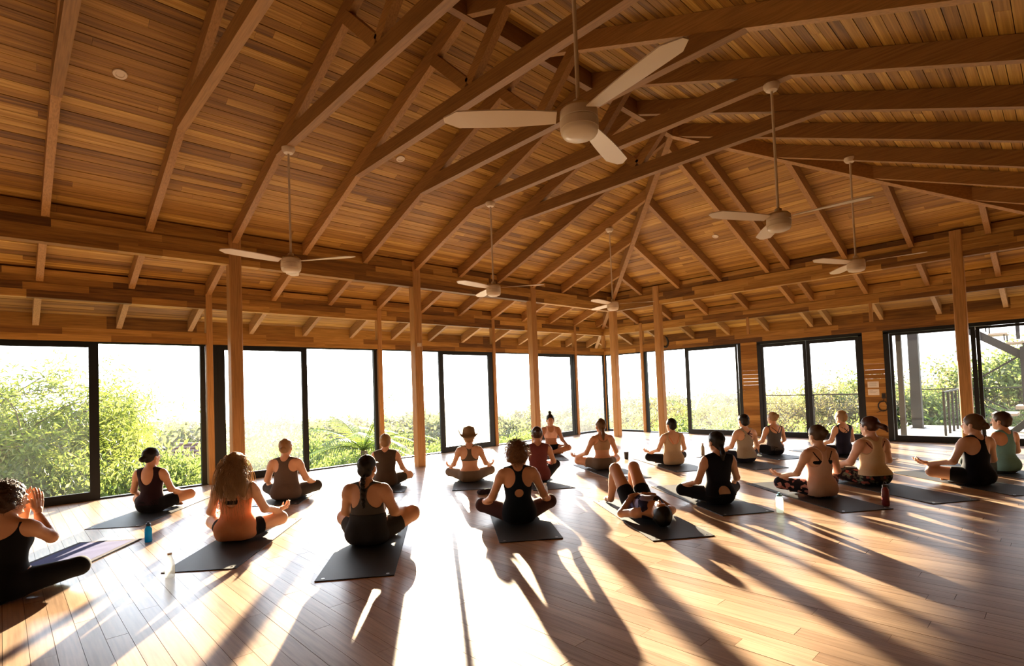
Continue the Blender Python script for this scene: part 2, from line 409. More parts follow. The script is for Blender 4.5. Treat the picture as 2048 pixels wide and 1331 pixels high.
# board panels between the doors
rp = random.Random(5)
for x0, x1 in ((-5.91, -5.50), (-3.19, -2.80)):
    z = 0.0
    while z < ZH-.005:
        h = min(rp.choice((.085, .10, .115, .13)), ZH-z); o = rp.uniform(0, .004)
        MB().box(x0, x1, WY-.05-o, WY+.05, z+.001, z+h-.001).build('plank', M_wallb, we_); z += h
# solid walls out of the picture
wr_ = tag(MB().box(WR, WR+.1, YB, WY, 0, 3.45).build('wall_right', M_walld), 'plain timber side wall beside the camera, toned dark to cut bounce', 'wall', kind='structure')
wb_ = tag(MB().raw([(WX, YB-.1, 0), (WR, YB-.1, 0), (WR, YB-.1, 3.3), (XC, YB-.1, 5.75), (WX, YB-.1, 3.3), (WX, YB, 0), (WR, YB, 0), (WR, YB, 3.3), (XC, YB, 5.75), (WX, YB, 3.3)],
     [(0, 4, 3, 2, 1), (5, 6, 7, 8, 9), (0, 1, 6, 5), (1, 2, 7, 6), (2, 3, 8, 7), (3, 4, 9, 8), (4, 0, 5, 9)]).build('wall_back', M_walld), 'timber gable wall behind the camera, toned dark to cut bounce', 'wall', kind='structure')
# columns: each a thing
def column(x, y, label):
    return tag(post(None, x, y, .175, .175, 0, 3.99, 'timber_column', .014), label, 'column', 'timber columns carrying the roof beams')
column(XL, cy_[0], 'timber column standing at the corner where the two window walls meet')
column(XL, cy_[1], 'timber column just behind the seated instructor in the pale top')
column(XL, cy_[2], 'timber column washed by the sun glare, small white box near its top')
column(XL, cy_[3], 'leftmost timber column in view, behind the long-haired person in orange')
column(XL, cy_[4], 'timber column on the window side, outside the left edge of the view')
column(-7.43, YE, 'timber column on the end wall side, next right after the corner column')
column(2*XC+7.43, YE, 'rightmost timber column, before the wide door to the deck')
column(XR, YE, 'timber column in the far right corner, outside the view')

# ------------------------------------------------------------------ windows
WN = [0]
def window(label):
    WN[0] += 1; return tag(empty('window_%d' % WN[0]), label, 'window', kind='structure')
def vbar(w, side, t0, t1, z0, z1, dep, off, name):
    if side == 'L': MB().box(WX+off-dep/2, WX+off+dep/2, t0, t1, z0, z1).build(name, M_alu, w)
    else: MB().box(t0, t1, WY-off-dep/2, WY-off+dep/2, z0, z1).build(name, M_alu, w)
def leaf(w, side, t0, t1, s0, s1, off, glass, z0=.02, z1=2.375, top=.065, bot=.11):
    vbar(w, side, t0, t0+s0, z0, z1, .045, off, 'stile'); vbar(w, side, t1-s1, t1, z0, z1, .045, off, 'stile')
    vbar(w, side, t0+s0, t1-s1, z0, z0+bot, .045, off, 'bottom_rail'); vbar(w, side, t0+s0, t1-s1, z1-top, z1, .045, off, 'top_rail')
    a, b_ = t0+s0, t1-s1
    if side == 'L': m = MB().box(WX+off-.004, WX+off+.004, a, b_, z0+bot, z1-top)
    else: m = MB().box(a, b_, WY-off-.004, WY-off+.004, z0+bot, z1-top)
    # single sheet facing the room keeps it thin
    if side == 'L': m = MB().raw([(WX+off, a, z0+bot), (WX+off, b_, z0+bot), (WX+off, b_, z1-top), (WX+off, a, z1-top)], [(0, 1, 2, 3)])
    else: m = MB().raw([(a, WY-off, z0+bot), (b_, WY-off, z0+bot), (b_, WY-off, z1-top), (a, WY-off, z1-top)], [(0, 1, 2, 3)])
    m.build('pane', glass, w)
def track(w, side, t0, t1):
    vbar(w, side, t0, t1, 0, .022, .10, -.01, 'sill_track'); vbar(w, side, t0, t1, 2.375, 2.399, .10, -.01, 'head_track')
p_ = [c for c in cy_]
w = window('wide sliding window at the left edge with dark sliding leaf, feathery tree outside'); track(w, 'L', -.61, 2.55); leaf(w, 'L', -.60, 1.085, .10, .12, .02, M_glass_c); vbar(w, 'L', 2.475, 2.55, .022, 2.375, .07, -.03, 'jamb')
w = window('sliding window behind the blond person in grey, palm outside its open half'); track(w, 'L', 2.67, 5.85); vbar(w, 'L', 2.67, 2.73, .022, 2.375, .08, 0, 'jamb'); leaf(w, 'L', 2.73, 4.315, .12, .105, .02, M_glass); vbar(w, 'L', 5.78, 5.85, .022, 2.375, .07, -.03, 'jamb')
w = window('sliding window of the sun glare, whitened leaf behind the person in a hat'); track(w, 'L', 5.98, 9.15); leaf(w, 'L', 7.46, 9.10, .13, .10, .02, M_glass_w); vbar(w, 'L', 9.10, 9.15, .022, 2.375, .08, 0, 'jamb')
w = window('sliding window right behind the seated instructor'); track(w, 'L', 9.28, 12.44); leaf(w, 'L', 10.72, 12.34, .10, .07, .02, M_glass); vbar(w, 'L', 12.36, 12.44, .022, 2.375, .09, 0, 'jamb')
w = window('narrow fixed window left of the corner column'); track(w, 'L', 12.56, WY-.06); leaf(w, 'L', 12.56, WY-.05, .012, .05, 0, M_glass, top=.012, bot=.03)
w = window('narrow fixed window right of the corner column'); track(w, 'E', WX+.06, -8.94); leaf(w, 'E', WX+.05, -8.94, .03, .012, 0, M_glass, top=.012, bot=.03)
w = window('sliding window on the end wall, left of the first board panel'); track(w, 'E', -8.82, -5.92); vbar(w, 'E', -8.82, -8.745, .022, 2.375, .08, 0, 'jamb'); leaf(w, 'E', -7.49, -6.02, .10, .045, .02, M_glass); vbar(w, 'E', -6.0, -5.92, .022, 2.375, .08, 0, 'jamb')
DN = [0]
def door(label):
    DN[0] += 1; return tag(empty('door_%d' % DN[0]), label, 'door', kind='structure')
w = door('black-framed double glass door between the two board panels')
vbar(w, 'E', -5.50, -5.42, 0, 2.36, .10, 0, 'jamb'); vbar(w, 'E', -3.27, -3.19, 0, 2.36, .10, 0, 'jamb'); vbar(w, 'E', -5.50, -3.19, 2.33, 2.399, .10, 0, 'head'); vbar(w, 'E', -5.42, -3.27, 0, .03, .10, 0, 'threshold')
leaf(w, 'E', -5.415, -4.36, .06, .075, .01, M_glass_c, .03, 2.325, .08, .10); leaf(w, 'E', -4.352, -3.275, .075, .06, .01, M_glass_c, .03, 2.325, .08, .10)
for x in (-4.395, -4.315):
    m = MB(); m.tube([(x, WY-.03, 1.02), (x, WY-.075, 1.02), (x+(.0), WY-.075, 1.02), (x-.10 if x < -4.35 else x+.10, WY-.075, 1.02)], .009, 8); m.build('lever_handle', M_alu, w)
w = door('wide glass door to the deck behind the rightmost column')
vbar(w, 'E', -2.80, -2.70, 0, 2.36, .11, 0, 'jamb'); vbar(w, 'E', -2.80, 1.40, 2.33, 2.399, .11, 0, 'head'); vbar(w, 'E', -2.70, 1.40, 0, .03, .11, 0, 'threshold')
leaf(w, 'E', -2.69, -1.275, .05, .07, .02, M_glass_c, .03, 2.325, .05, .10); leaf(w, 'E', -1.27, .05, .06, .06, -.03, M_glass_c, .03, 2.325, .05, .10); leaf(w, 'E', .06, 1.38, .06, .06, .02, M_glass_c, .03, 2.325, .05, .10)

# ------------------------------------------------------------------ ceiling fans, downlights, wall things
def blade_mesh():
    m = MB(); n = 9; v = []; f = []
    for i in range(n):
        t = i/(n-1); r = .14+t*.70
        w0 = .052+.030*math.sin(min(1, t*1.6)*math.pi/2); w0 *= 1 if t < .86 else math.sqrt(max(.05, 1-((t-.86)/.145)**2))
        tw = R(13-7*t); sw = .02*t
        for s, zz in ((-1, -.004), (1, -.004), (1, .004), (-1, .004)):
            yy = s*w0+sw; v.append((r, yy*math.cos(tw), yy*math.sin(tw)+zz))
    for i in range(n-1):
        for k in range(4): f.append((i*4+k, i*4+(k+1) % 4, (i+1)*4+(k+1) % 4, (i+1)*4+k))
    f.append((3, 2, 1, 0)); f.append(tuple((n-1)*4+k for k in range(4)))
    m.raw(v, f); m.smooth = False; return m.mesh('blade')
BLADE = blade_mesh(); BLADE.materials.append(M_white)
FAN_G = 'white three-bladed ceiling fans'
def make_fan(x, y, ztop, a0, label):
    t = empty('ceiling_fan', (x, y, ztop)); tag(t, label, 'ceiling fan', FAN_G)
    zb_ = 2.975-ztop
    c = smooth_by_angle(MB().lathe([(.02, -.075), (.055, -.065), (.078, -.03), (.08, 0)], 20).build('canopy', M_white, t))
    MB().tube([(0, 0, -.06), (0, 0, zb_+.24)], .0135, 10).build('downrod', M_white, t)
    h = smooth_by_angle(MB().lathe([(.10, zb_+.060), (.119, zb_+.062), (.121, zb_+.112), (.116, zb_+.115), (.116, zb_+.119), (.120, zb_+.122), (.117, zb_+.175), (.095, zb_+.198), (.04, zb_+.208), (.034, zb_+.245), (.018, zb_+.255)], 28).build('motor_housing', M_white, t))
    smooth_by_angle(MB().lathe([(.02, zb_+.004), (.07, zb_+.009), (.102, zb_+.022), (.115, zb_+.042), (.116, zb_+.062)], 28).build('light_bowl', M_bowl, t))
    for k in range(3):
        b_ = link('blade', BLADE, None, t); b_.location = (0, 0, zb_+.145); b_.rotation_euler = (0, 0, R(a0+120*k))
    return t
make_fan(-2.04, cy_[3], 4.55, 106, 'large white ceiling fan nearest the camera, in front of the roof ridge')
make_fan(-6.62, cy_[3], 4.55, 36, 'white ceiling fan hanging beside the leftmost column')
make_fan(-6.54, cy_[2], 4.55, 36, 'white ceiling fan in front of the window wall, second along from the left')
make_fan(-6.51, cy_[1], 4.70, 36, 'small white ceiling fan hanging before the corner column')
make_fan(-2.04, cy_[2], 4.55, 1, 'white ceiling fan with long rod, right of the hip beams, before the double doors')
make_fan(-2.13, cy_[1], 4.70, 5, 'white ceiling fan farthest right, near the rightmost column')
def downlight(x, y, slope, label):
    d = (x-XL) if slope == 'A' else (YE-y)
    t = empty('downlight', (x, y, zb(d)-.004)); tag(t, label, 'downlight', 'round ceiling downlights')
    t.rotation_euler = (0, -math.atan(SL), 0) if slope == 'A' else (-math.atan(SL), 0, 0)
    smooth_by_angle(MB().lathe([(.035, -.004), (.04, -.010), (.062, -.010), (.066, 0)], 20).build('ring', M_white, t))
    MB().lathe([(.001, -.002), (.036, -.003), (.036, .004)], 16).build('lens', pmat('lens_recess_dark', (.22, .17, .12), .3), t)  # shade of the recess put into the lens colour
downlight(-6.66, .91, 'A', 'round white downlight in the boards at the upper left')
downlight(-6.63, 4.25, 'A', 'round white downlight in the boards between two collar ties')
downlight(-5.13, 11.11, 'C', 'round white downlight in the boards above the end wall')
M_paper = pmat('paper', (.72, .70, .66), .8); M_ink = pmat('grey_ink', (.25, .24, .23), .8); M_blk = pmat('black_rubber', (.012, .012, .014), .5)
def notice(z0, z1, label, rows):
    t = empty('paper_notice', (-3.03, WY-.056, z0)); tag(t, label, 'notice', 'paper notices on the board panel')
    h = z1-z0; MB().box(-.105, .105, -.002, .001, 0, h).build('sheet', M_paper, t)
    m = MB()
    for i, (a, b_) in enumerate(rows):
        zz = h-.03-i*.022; m.box(a, b_, -.0028, -.002, zz-.005, zz)
    tag(m.build('text_lines', M_ink, t), kind='stuff')
notice(1.165, 1.30, 'upper white paper notice on the board panel by the deck door', [(-.07, .06), (-.08, .08), (-.08, .05), (-.07, .07)])
notice(1.0, 1.13, 'lower white paper notice on the board panel by the deck door', [(-.08, -.01), (-.08, .07), (-.08, .04)])
o = empty('power_outlet', (-2.845, WY-.05, .98)); tag(o, 'black outlet box on the board panel beside the deck door', 'outlet'); MB().box(-.035, .035, -.022, 0, -.055, .055).build('box', M_blk, o); MB().box(-.022, .022, -.026, -.022, -.03, .03).build('cover', M_alu, o)
m = MB(); pts = [(-2.845, WY-.075, .93), (-2.85, WY-.075, .88)]
for i in range(61):
    a = R(90+i*15.5); r = .105+.012*math.sin(i*.9); pts.append((-2.87+.8*r*math.cos(a), WY-.072-.006*math.sin(i*.3), .76+r*math.sin(a)))
pts.append((-2.99, WY-.075, .62)); m.tube(pts, .006, 6); tag(m.build('coiled_cable', M_blk), 'black cable coiled and hung on the board panel under the outlet', 'cable')
m = MB(); pts = [(-8.06+.075*math.cos(R(100-i*10.5)), WY-.07-.02*math.sin(i*.4), 2.63+.155*math.sin(R(100-i*10.5))) for i in range(24)]
m.tube(pts, [.012+.02*math.sin(math.pi*i/23) for i in range(24)], 8); m.smooth = True
tag(m.build('hose_loop', M_blk), 'black curved hose loop hanging above the end wall windows', 'hose')
t = empty('sensor_box', (XL+.088, cy_[2]+.0, 2.36)); tag(t, 'small white box fixed on the column in the glare', 'sensor'); MB().box(0, .025, -.045, .045, -.03, .04).build('case', M_white, t); MB().box(.025, .028, -.02, .02, -.008, .016).build('cover', M_paper, t)

# ------------------------------------------------------------------ implicit bodies -> meshes
F32 = np.float32
def rcone(P, a, b, r0, r1):
    a = np.asarray(a, F32); b = np.asarray(b, F32); d = b-a; L2 = float(d@d)+1e-9
    q = P-a; t = np.clip((q@d)/L2, 0, 1).astype(F32)
    q = q-t[:, None]*d
    return np.sqrt(np.einsum('ij,ij->i', q, q))-(r0+(r1-r0)*t)
def ellip(P, c, r, rot=None):
    q = P-np.asarray(c, F32)
    if rot is not None: q = q@np.asarray(rot, F32)
    r = np.asarray(r, F32); k0 = np.sqrt((((q/r))**2).sum(1))+1e-6; k1 = np.sqrt(((q/(r*r))**2).sum(1))+1e-6
    return (k0*(k0-1)/k1).astype(F32)
def smin(a, b, k):
    h = np.clip(.5+.5*(b-a)/k, 0, 1); return b+(a-b)*h-k*h*(1-h)
def fprims(P, prims, k):
    d = None
    for pr in prims:
        e = rcone(P, *pr[1:]) if pr[0] == 'c' else ellip(P, *pr[1:])
        d = e if d is None else smin(d, e, k)
    return d
def surf(fn, lo, hi, h):
    """surface nets over fn(points)->distance; coarse pass picks the band that needs sampling"""
    lo = np.asarray(lo, F32); hi = np.asarray(hi, F32); c = 4
    n = np.ceil((hi-lo)/(h*c)).astype(int)+1
    ax = [lo[i]+np.arange(n[i], dtype=F32)*h*c for i in range(3)]
    G = np.stack(np.meshgrid(*ax, indexing='ij'), -1).reshape(-1, 3)
    vc = fn(G).reshape(n)
    act = np.abs(vc) < h*c*1.35
    N = (n-1)*c+1
    sgn = np.where(vc > 0, F32(1), F32(-1))
    ix = [np.minimum((np.arange(N[i])+c//2)//c, n[i]-1) for i in range(3)]
    V = sgn[np.ix_(*ix)]*F32(1.0); A = act[np.ix_(*ix)]
    idx = np.argwhere(A); pts = lo+idx.astype(F32)*F32(h)
    V[A] = fn(pts)
    S = V < 0
    # cells
    cs = np.zeros(tuple(np.array(V.shape)-1), np.uint8)
    for dx in (0, 1):
        for dy in (0, 1):
            for dz in (0, 1):
                cs += S[dx:S.shape[0]-1+dx, dy:S.shape[1]-1+dy, dz:S.shape[2]-1+dz]
    cells = np.argwhere((cs > 0) & (cs < 8))
    if not len(cells): return np.zeros((0, 3)), np.zeros((0, 4), int)
    vid = -np.ones(cs.shape, np.int32); vid[tuple(cells.T)] = np.arange(len(cells))
    acc = np.zeros((len(cells), 3), F32); cnt = np.zeros(len(cells), F32)
    corners = [(x, y, z) for x in (0, 1) for y in (0, 1) for z in (0, 1)]
    for a in corners:
        for k in range(3):
            if a[k] == 1: continue
            b = list(a); b[k] = 1
            va = V[cells[:, 0]+a[0], cells[:, 1]+a[1], cells[:, 2]+a[2]]; vb = V[cells[:, 0]+b[0], cells[:, 1]+b[1], cells[:, 2]+b[2]]
            m = (va < 0) != (vb < 0); t = np.where(m, va/np.where(m, va-vb, 1), 0)
            pt = np.tile(np.asarray(a, F32), (len(cells), 1)); pt[:, k] = t
            acc += np.where(m[:, None], pt, 0); cnt += m
    verts = lo+(cells+acc/np.maximum(cnt, 1)[:, None])*h
    faces = []
    for k in range(3):
        i, j = (k+1) % 3, (k+2) % 3
        sl0 = [slice(None)]*3; sl1 = [slice(None)]*3; sl0[k] = slice(0, -1); sl1[k] = slice(1, None)
        s0 = S[tuple(sl0)]; s1 = S[tuple(sl1)]
        e = np.argwhere(s0 != s1)
        ok = (e[:, i] > 0) & (e[:, j] > 0) & (e[:, i] < cs.shape[i]) & (e[:, j] < cs.shape[j]) & (e[:, k] < cs.shape[k]); e = e[ok]
        def gid(di, dj):
            q = e.copy(); q[:, i] -= di; q[:, j] -= dj; return vid[tuple(q.T)]
        quad = np.stack([gid(1, 1), gid(0, 1), gid(0, 0), gid(1, 0)], 1)
        flip = ~s0[tuple(e.T)]; quad[flip] = quad[flip][:, ::-1]
        faces.append(quad)
    F = np.concatenate(faces); F = F[(F >= 0).all(1)]
    return verts, F
def np_mesh(name, v, f, smooth=True):
    me = bpy.data.meshes.new(name); v = np.asarray(v, np.float32); f = np.asarray(f, np.int32)
    me.vertices.add(len(v)); me.vertices.foreach_set('co', v.ravel())
    n = f.shape[1]; me.loops.add(len(f)*n); me.loops.foreach_set('vertex_index', f.ravel())
    me.polygons.add(len(f)); me.polygons.foreach_set('loop_start', np.arange(0, len(f)*n, n, dtype=np.int32)); me.polygons.foreach_set('loop_total', np.full(len(f), n, np.int32))
    me.update(calc_edges=True)
    if smooth: me.polygons.foreach_set('use_smooth', np.ones(len(f), bool))
    me.validate(); return me
def join_np(parts):
    V = []; Fq = []; o = 0
    for v, f in parts:
        if f.shape[1] == 3: f = np.concatenate([f, f[:, 2:3]], 1)
        V.append(np.asarray(v, np.float32)); Fq.append(np.asarray(f)+o); o += len(v)
    return np.concatenate(V), np.concatenate(Fq)

# ---- hands: built once per gesture (fingers along +Y, palm down -Z, thumb towards +X)
def hand_prims(kind):
    curl = {'rest': (14, 22, 16), 'flat': (6, 8, 6), 'mudra': (18, 22, 18)}[kind]
    base = [(.031, .086), (.010, .092), (-.012, .087), (-.032, .076)]; lens = [(.040, .025, .020), (.044, .029, .021), (.040, .027, .020), (.032, .020, .018)]
    spr = [6, 1, -4, -10]; out = []
    for i, (bx, by) in enumerate(base):
        out.append(('c', (bx*.62, .0, 0), (bx, by, .002), .015, .0115))
        a = 0; p = np.array([bx, by, .002]); dirx = math.sin(R(spr[i]))
        cl = curl
        if kind == 'mudra' and i == 0: cl = (38, 48, 30)
        if kind == 'rest': cl = tuple(c*(1+.18*i) for c in curl)
        for s in range(3):
            a += cl[s]; d = np.array([dirx*math.cos(R(a)), math.cos(R(a)), -math.sin(R(a))]); q = p+d*lens[i][s]*1.0
            out.append(('c', tuple(p), tuple(q), .0092-.0008*s, .0086-.0010*s)); p = q
    out.append(('c', (0, .01, -.004), (0, .065, -.004), .020, .021))
    tp = [(.018, .012, -.006), (.048, .042, -.016), (.060, .072, -.022), (.064, .096, -.026)]
    if kind == 'mudra': tp = [(.018, .012, -.006), (.044, .044, -.024), (.050, .074, -.044), (.044, .098, -.058)]
    if kind == 'flat': tp = [(.018, .012, -.004), (.046, .04, -.008), (.050, .072, -.010), (.050, .096, -.012)]
    rr = [.016, .0125, .0105, .0088]
    for s in range(3): out.append(('c', tp[s], tp[s+1], rr[s], rr[s+1]))
    out.append(('c', (0, -.045, 0), (0, .015, 0), .0245, .026))
    return out
HANDS = {}
def hand_mesh(kind, h):
    if (kind, h) not in HANDS:
        pr = hand_prims(kind); palm = [q for q in pr]
        HANDS[(kind, h)] = surf(lambda P: fprims(P, palm, .005), (-.075, -.075, -.11), (.09, .20, .045), h)
    return HANDS[(kind, h)]
def frame(d, n):
    """matrix whose Y is d and whose -Z is the palm normal n"""
    y = Vector(d).normalized(); z = -Vector(n); z = (z-y*z.dot(y)).normalized(); x = y.cross(z)
    return np.array(((x.x, y.x, z.x), (x.y, y.y, z.y), (x.z, y.z, z.z)))

# ---- head in its own frame (y forward, z up)
HEAD = [('e', (0, -.014, .026), (.073, .091, .083)), ('e', (0, .026, -.028), (.057, .064, .082)), ('c', (0, .030, -.080), (0, .056, -.094), .036, .020),
        ('c', (-.045, .0, -.055), (0, .05, -.09), .022, .020), ('c', (.045, .0, -.055), (0, .05, -.09), .022, .020)]
HEAD_F = [('c', (0, .086, .004), (0, .104, -.032), .0075, .0125), ('e', (.020, .090, -.036), (.006, .009, .006)), ('e', (0, .078, .020), (.044, .014, .011)), ('e', (-.029, .076, -.003), (.0145, .0125, .0085)), ('e', (.029, .076, -.003), (.0145, .0125, .0085)),
          ('e', (0, .086, -.060), (.022, .011, .0052)), ('e', (0, .085, -.070), (.019, .011, .006)), ('e', (0, .078, -.094), (.017, .014, .012)),
          ('e', (-.073, -.008, -.012), (.010, .021, .031)), ('e', (.073, -.008, -.012), (.010, .021, .031))]
def rotm(yaw=0, pitch=0, roll=0):
    return np.array(Euler((R(pitch), R(roll), R(yaw)), 'XYZ').to_matrix())
def xf(prims, Rm, t, s=1.0):
    out = []
    for p in prims:
        if p[0] == 'c': out.append(('c', tuple(Rm@np.array(p[1])*s+t), tuple(Rm@np.array(p[2])*s+t), p[3]*s, p[4]*s))
        else:
            rot = Rm if len(p) < 4 or p[3] is None else Rm@np.asarray(p[3])
            out.append(('e', tuple(Rm@np.array(p[1])*s+t), tuple(np.array(p[2])*s), rot))
    return out
def limb(a, b, c, r):
    return [('c', a, b, r[0], r[1]), ('c', b, c, r[2], r[3])]

def seated(o):
    """joints of a cross-legged figure, local frame: faces +Y, sits on z=0. o: overrides"""
    w = o.get('w', 1.0); lean = o.get('lean', 0.0); tw = o.get('twist', 0.0)
    J = dict(hipL=(-.10, .02, .105), hipR=(.10, .02, .105), kneeL=(-.34, .27, .135), kneeR=(.34, .27, .135), ankL=(.045, .375, .05), ankR=(-.06, .31, .05), toeL=(.20, .33, .035), toeR=(-.21, .27, .035),
             shL=(-.165*w, -.01, .515), shR=(.165*w, -.01, .515), elL=(-.245*w, .03, .285), elR=(.245*w, .03, .285), wrL=(-.305, .215, .205), wrR=(.305, .215, .205))
    J.update(o.get('J', {}))
    for k in ('shL', 'shR'):
        x, y, z = J[k]; a = R(tw); J[k] = (x*math.cos(a)-y*math.sin(a), x*math.sin(a)+y*math.cos(a)+lean, z)
    return J
def torso_prims(o, J):
    w = o.get('w', 1.0); b = o.get('belly', 1.0); ln = o.get('lean', 0.0); hp = o.get('hip', 1.0); bust = o.get('bust', 1.0)
    tor = [('e', (0, .012+ln*.35, .255), (.122*w*b, .094*b, .15)), ('e', (0, ln*.7, .40), (.142*w, .098, .155)), ('e', (0, ln*.9-.006, .475), (.135*w, .080, .085)),
           ('c', (-.055*w, ln-.015, .545), tuple(np.array(J['shL'])+(.025*w, -.005, .012)), .047, .044), ('c', (.055*w, ln-.015, .545), tuple(np.array(J['shR'])+(-.025*w, -.005, .012)), .047, .044)]
    if bust: tor += [('e', (-.064*w, .072+ln*.7, .405), (.056, .05*bust, .055)), ('e', (.064*w, .072+ln*.7, .405), (.056, .05*bust, .055))]
    pel = [('e', (-.060*hp, -.005, .108), (.115*hp, .125*hp, .115)), ('e', (.060*hp, -.005, .108), (.115*hp, .125*hp, .115)), ('e', (0, .01, .17), (.135*hp, .105, .10))]
    return tor, pel
M_SKIN = {}
def skin(tone):
    cols = {'fair': (.68, .42, .29), 'tan': (.55, .30, .185), 'brown': (.40, .20, .115)}
    return pmat('skin_'+tone, cols[tone], .48, 0, .4, noise=(22, .05))
def cloth(name, col, tr=.0, pat=None):
    if name in MATS: return MATS[name]
    if not pat: return pmat(name, col, .88, 0, .15, noise=(60, .10), trans=tr, sheen=.04)
    m, nt, out = new_mat(name); N = nt.nodes.new; L = nt.links.new
    tc = N('ShaderNodeTexCoord'); n = N('ShaderNodeTexVoronoi'); n.inputs['Scale'].default_value = pat[1]; L(tc.outputs['Object'], n.inputs['Vector'])
    rp_ = N('ShaderNodeValToRGB'); rp_.color_ramp.interpolation = 'CONSTANT'; e = rp_.color_ramp.elements
    e[0].color = (*col, 1); e[1].position = .55; e[1].color = (*pat[0][0], 1)
    for i, c in enumerate(pat[0][1:]):
        q = e.new(.72+.12*i); q.color = (*c, 1)
    sp = N('ShaderNodeSeparateColor'); L(n.outputs['Color'], sp.inputs[0]); L(sp.outputs[0], rp_.inputs[0])
    b = N('ShaderNodeBsdfPrincipled'); L(rp_.outputs[0], b.inputs['Base Color']); b.inputs['Roughness'].default_value = .85; b.inputs['Specular IOR Level'].default_value = .15
    L(b.outputs[0], out.inputs[0]); MATS[name] = m; return m
def hair_mat(name, col):
    if name in MATS: return MATS[name]
    m = pmat(name, col, .42, 0, .5, noise=(95, .35), trans=.42); return m
def cap2d(P, a, b, r):   # distance in the XZ plane to a segment, minus r
    a = np.asarray(a, F32); b = np.asarray(b, F32); q = P[:, [0, 2]]-a; d = b-a; t = np.clip((q@d)/(d@d+1e-9), 0, 1); q = q-t[:, None]*d
    return np.sqrt((q*q).sum(1))-r

def strands(rr, n, root_fn, path_fn, r=.0016, sides=3):
    V = []; Fq = []; o = 0
    for i in range(n):
        pts = path_fn(rr, root_fn(rr)); m = MB(); rad = [r*(1-.6*k/(len(pts)-1)) for k in range(len(pts))]
        m.tube(pts, rad, sides, cap=False); V.append(np.array([tuple(v) for v in m.v], np.float32)); Fq.append(np.array(m.f)+o); o += len(m.v)
    return np.concatenate(V), np.concatenate(Fq)

def curl_strands(seed, n, c, rx, ry, rz, zmin, L, amp, drop=0.0, r=.0018, ymax=.03):
    """frizzy locks rooted on the skull ellipsoid (head frame)"""
    rr = random.Random(seed)
    def root(g):
        while True:
            v = Vector((g.gauss(0, 1), g.gauss(0, 1), g.gauss(0, 1))).normalized(); p = Vector((c[0]+v.x*rx, c[1]+v.y*ry, c[2]+v.z*rz))
            if p.z > zmin and p.y < ymax+max(0, (p.z-.05))*1.2: return p, v
    def path(g, pv):
        p, v = pv; l = L*g.uniform(.6, 1.25); ph = g.uniform(0, 6.28); k = g.uniform(5, 9); s = v.orthogonal().normalized(); u = v.cross(s); pts = []
        for i in range(9):
            t = i/8; q = p+v*(l*t)*(1-drop*t*.5)+Vector((0, -.02*t, -drop*l*t*t*1.6)); a = ph+k*t; q += (s*math.cos(a)+u*math.sin(a))*amp*min(1, t*3); pts.append(q)
        return pts
    return strands(rr, n, root, path, r)

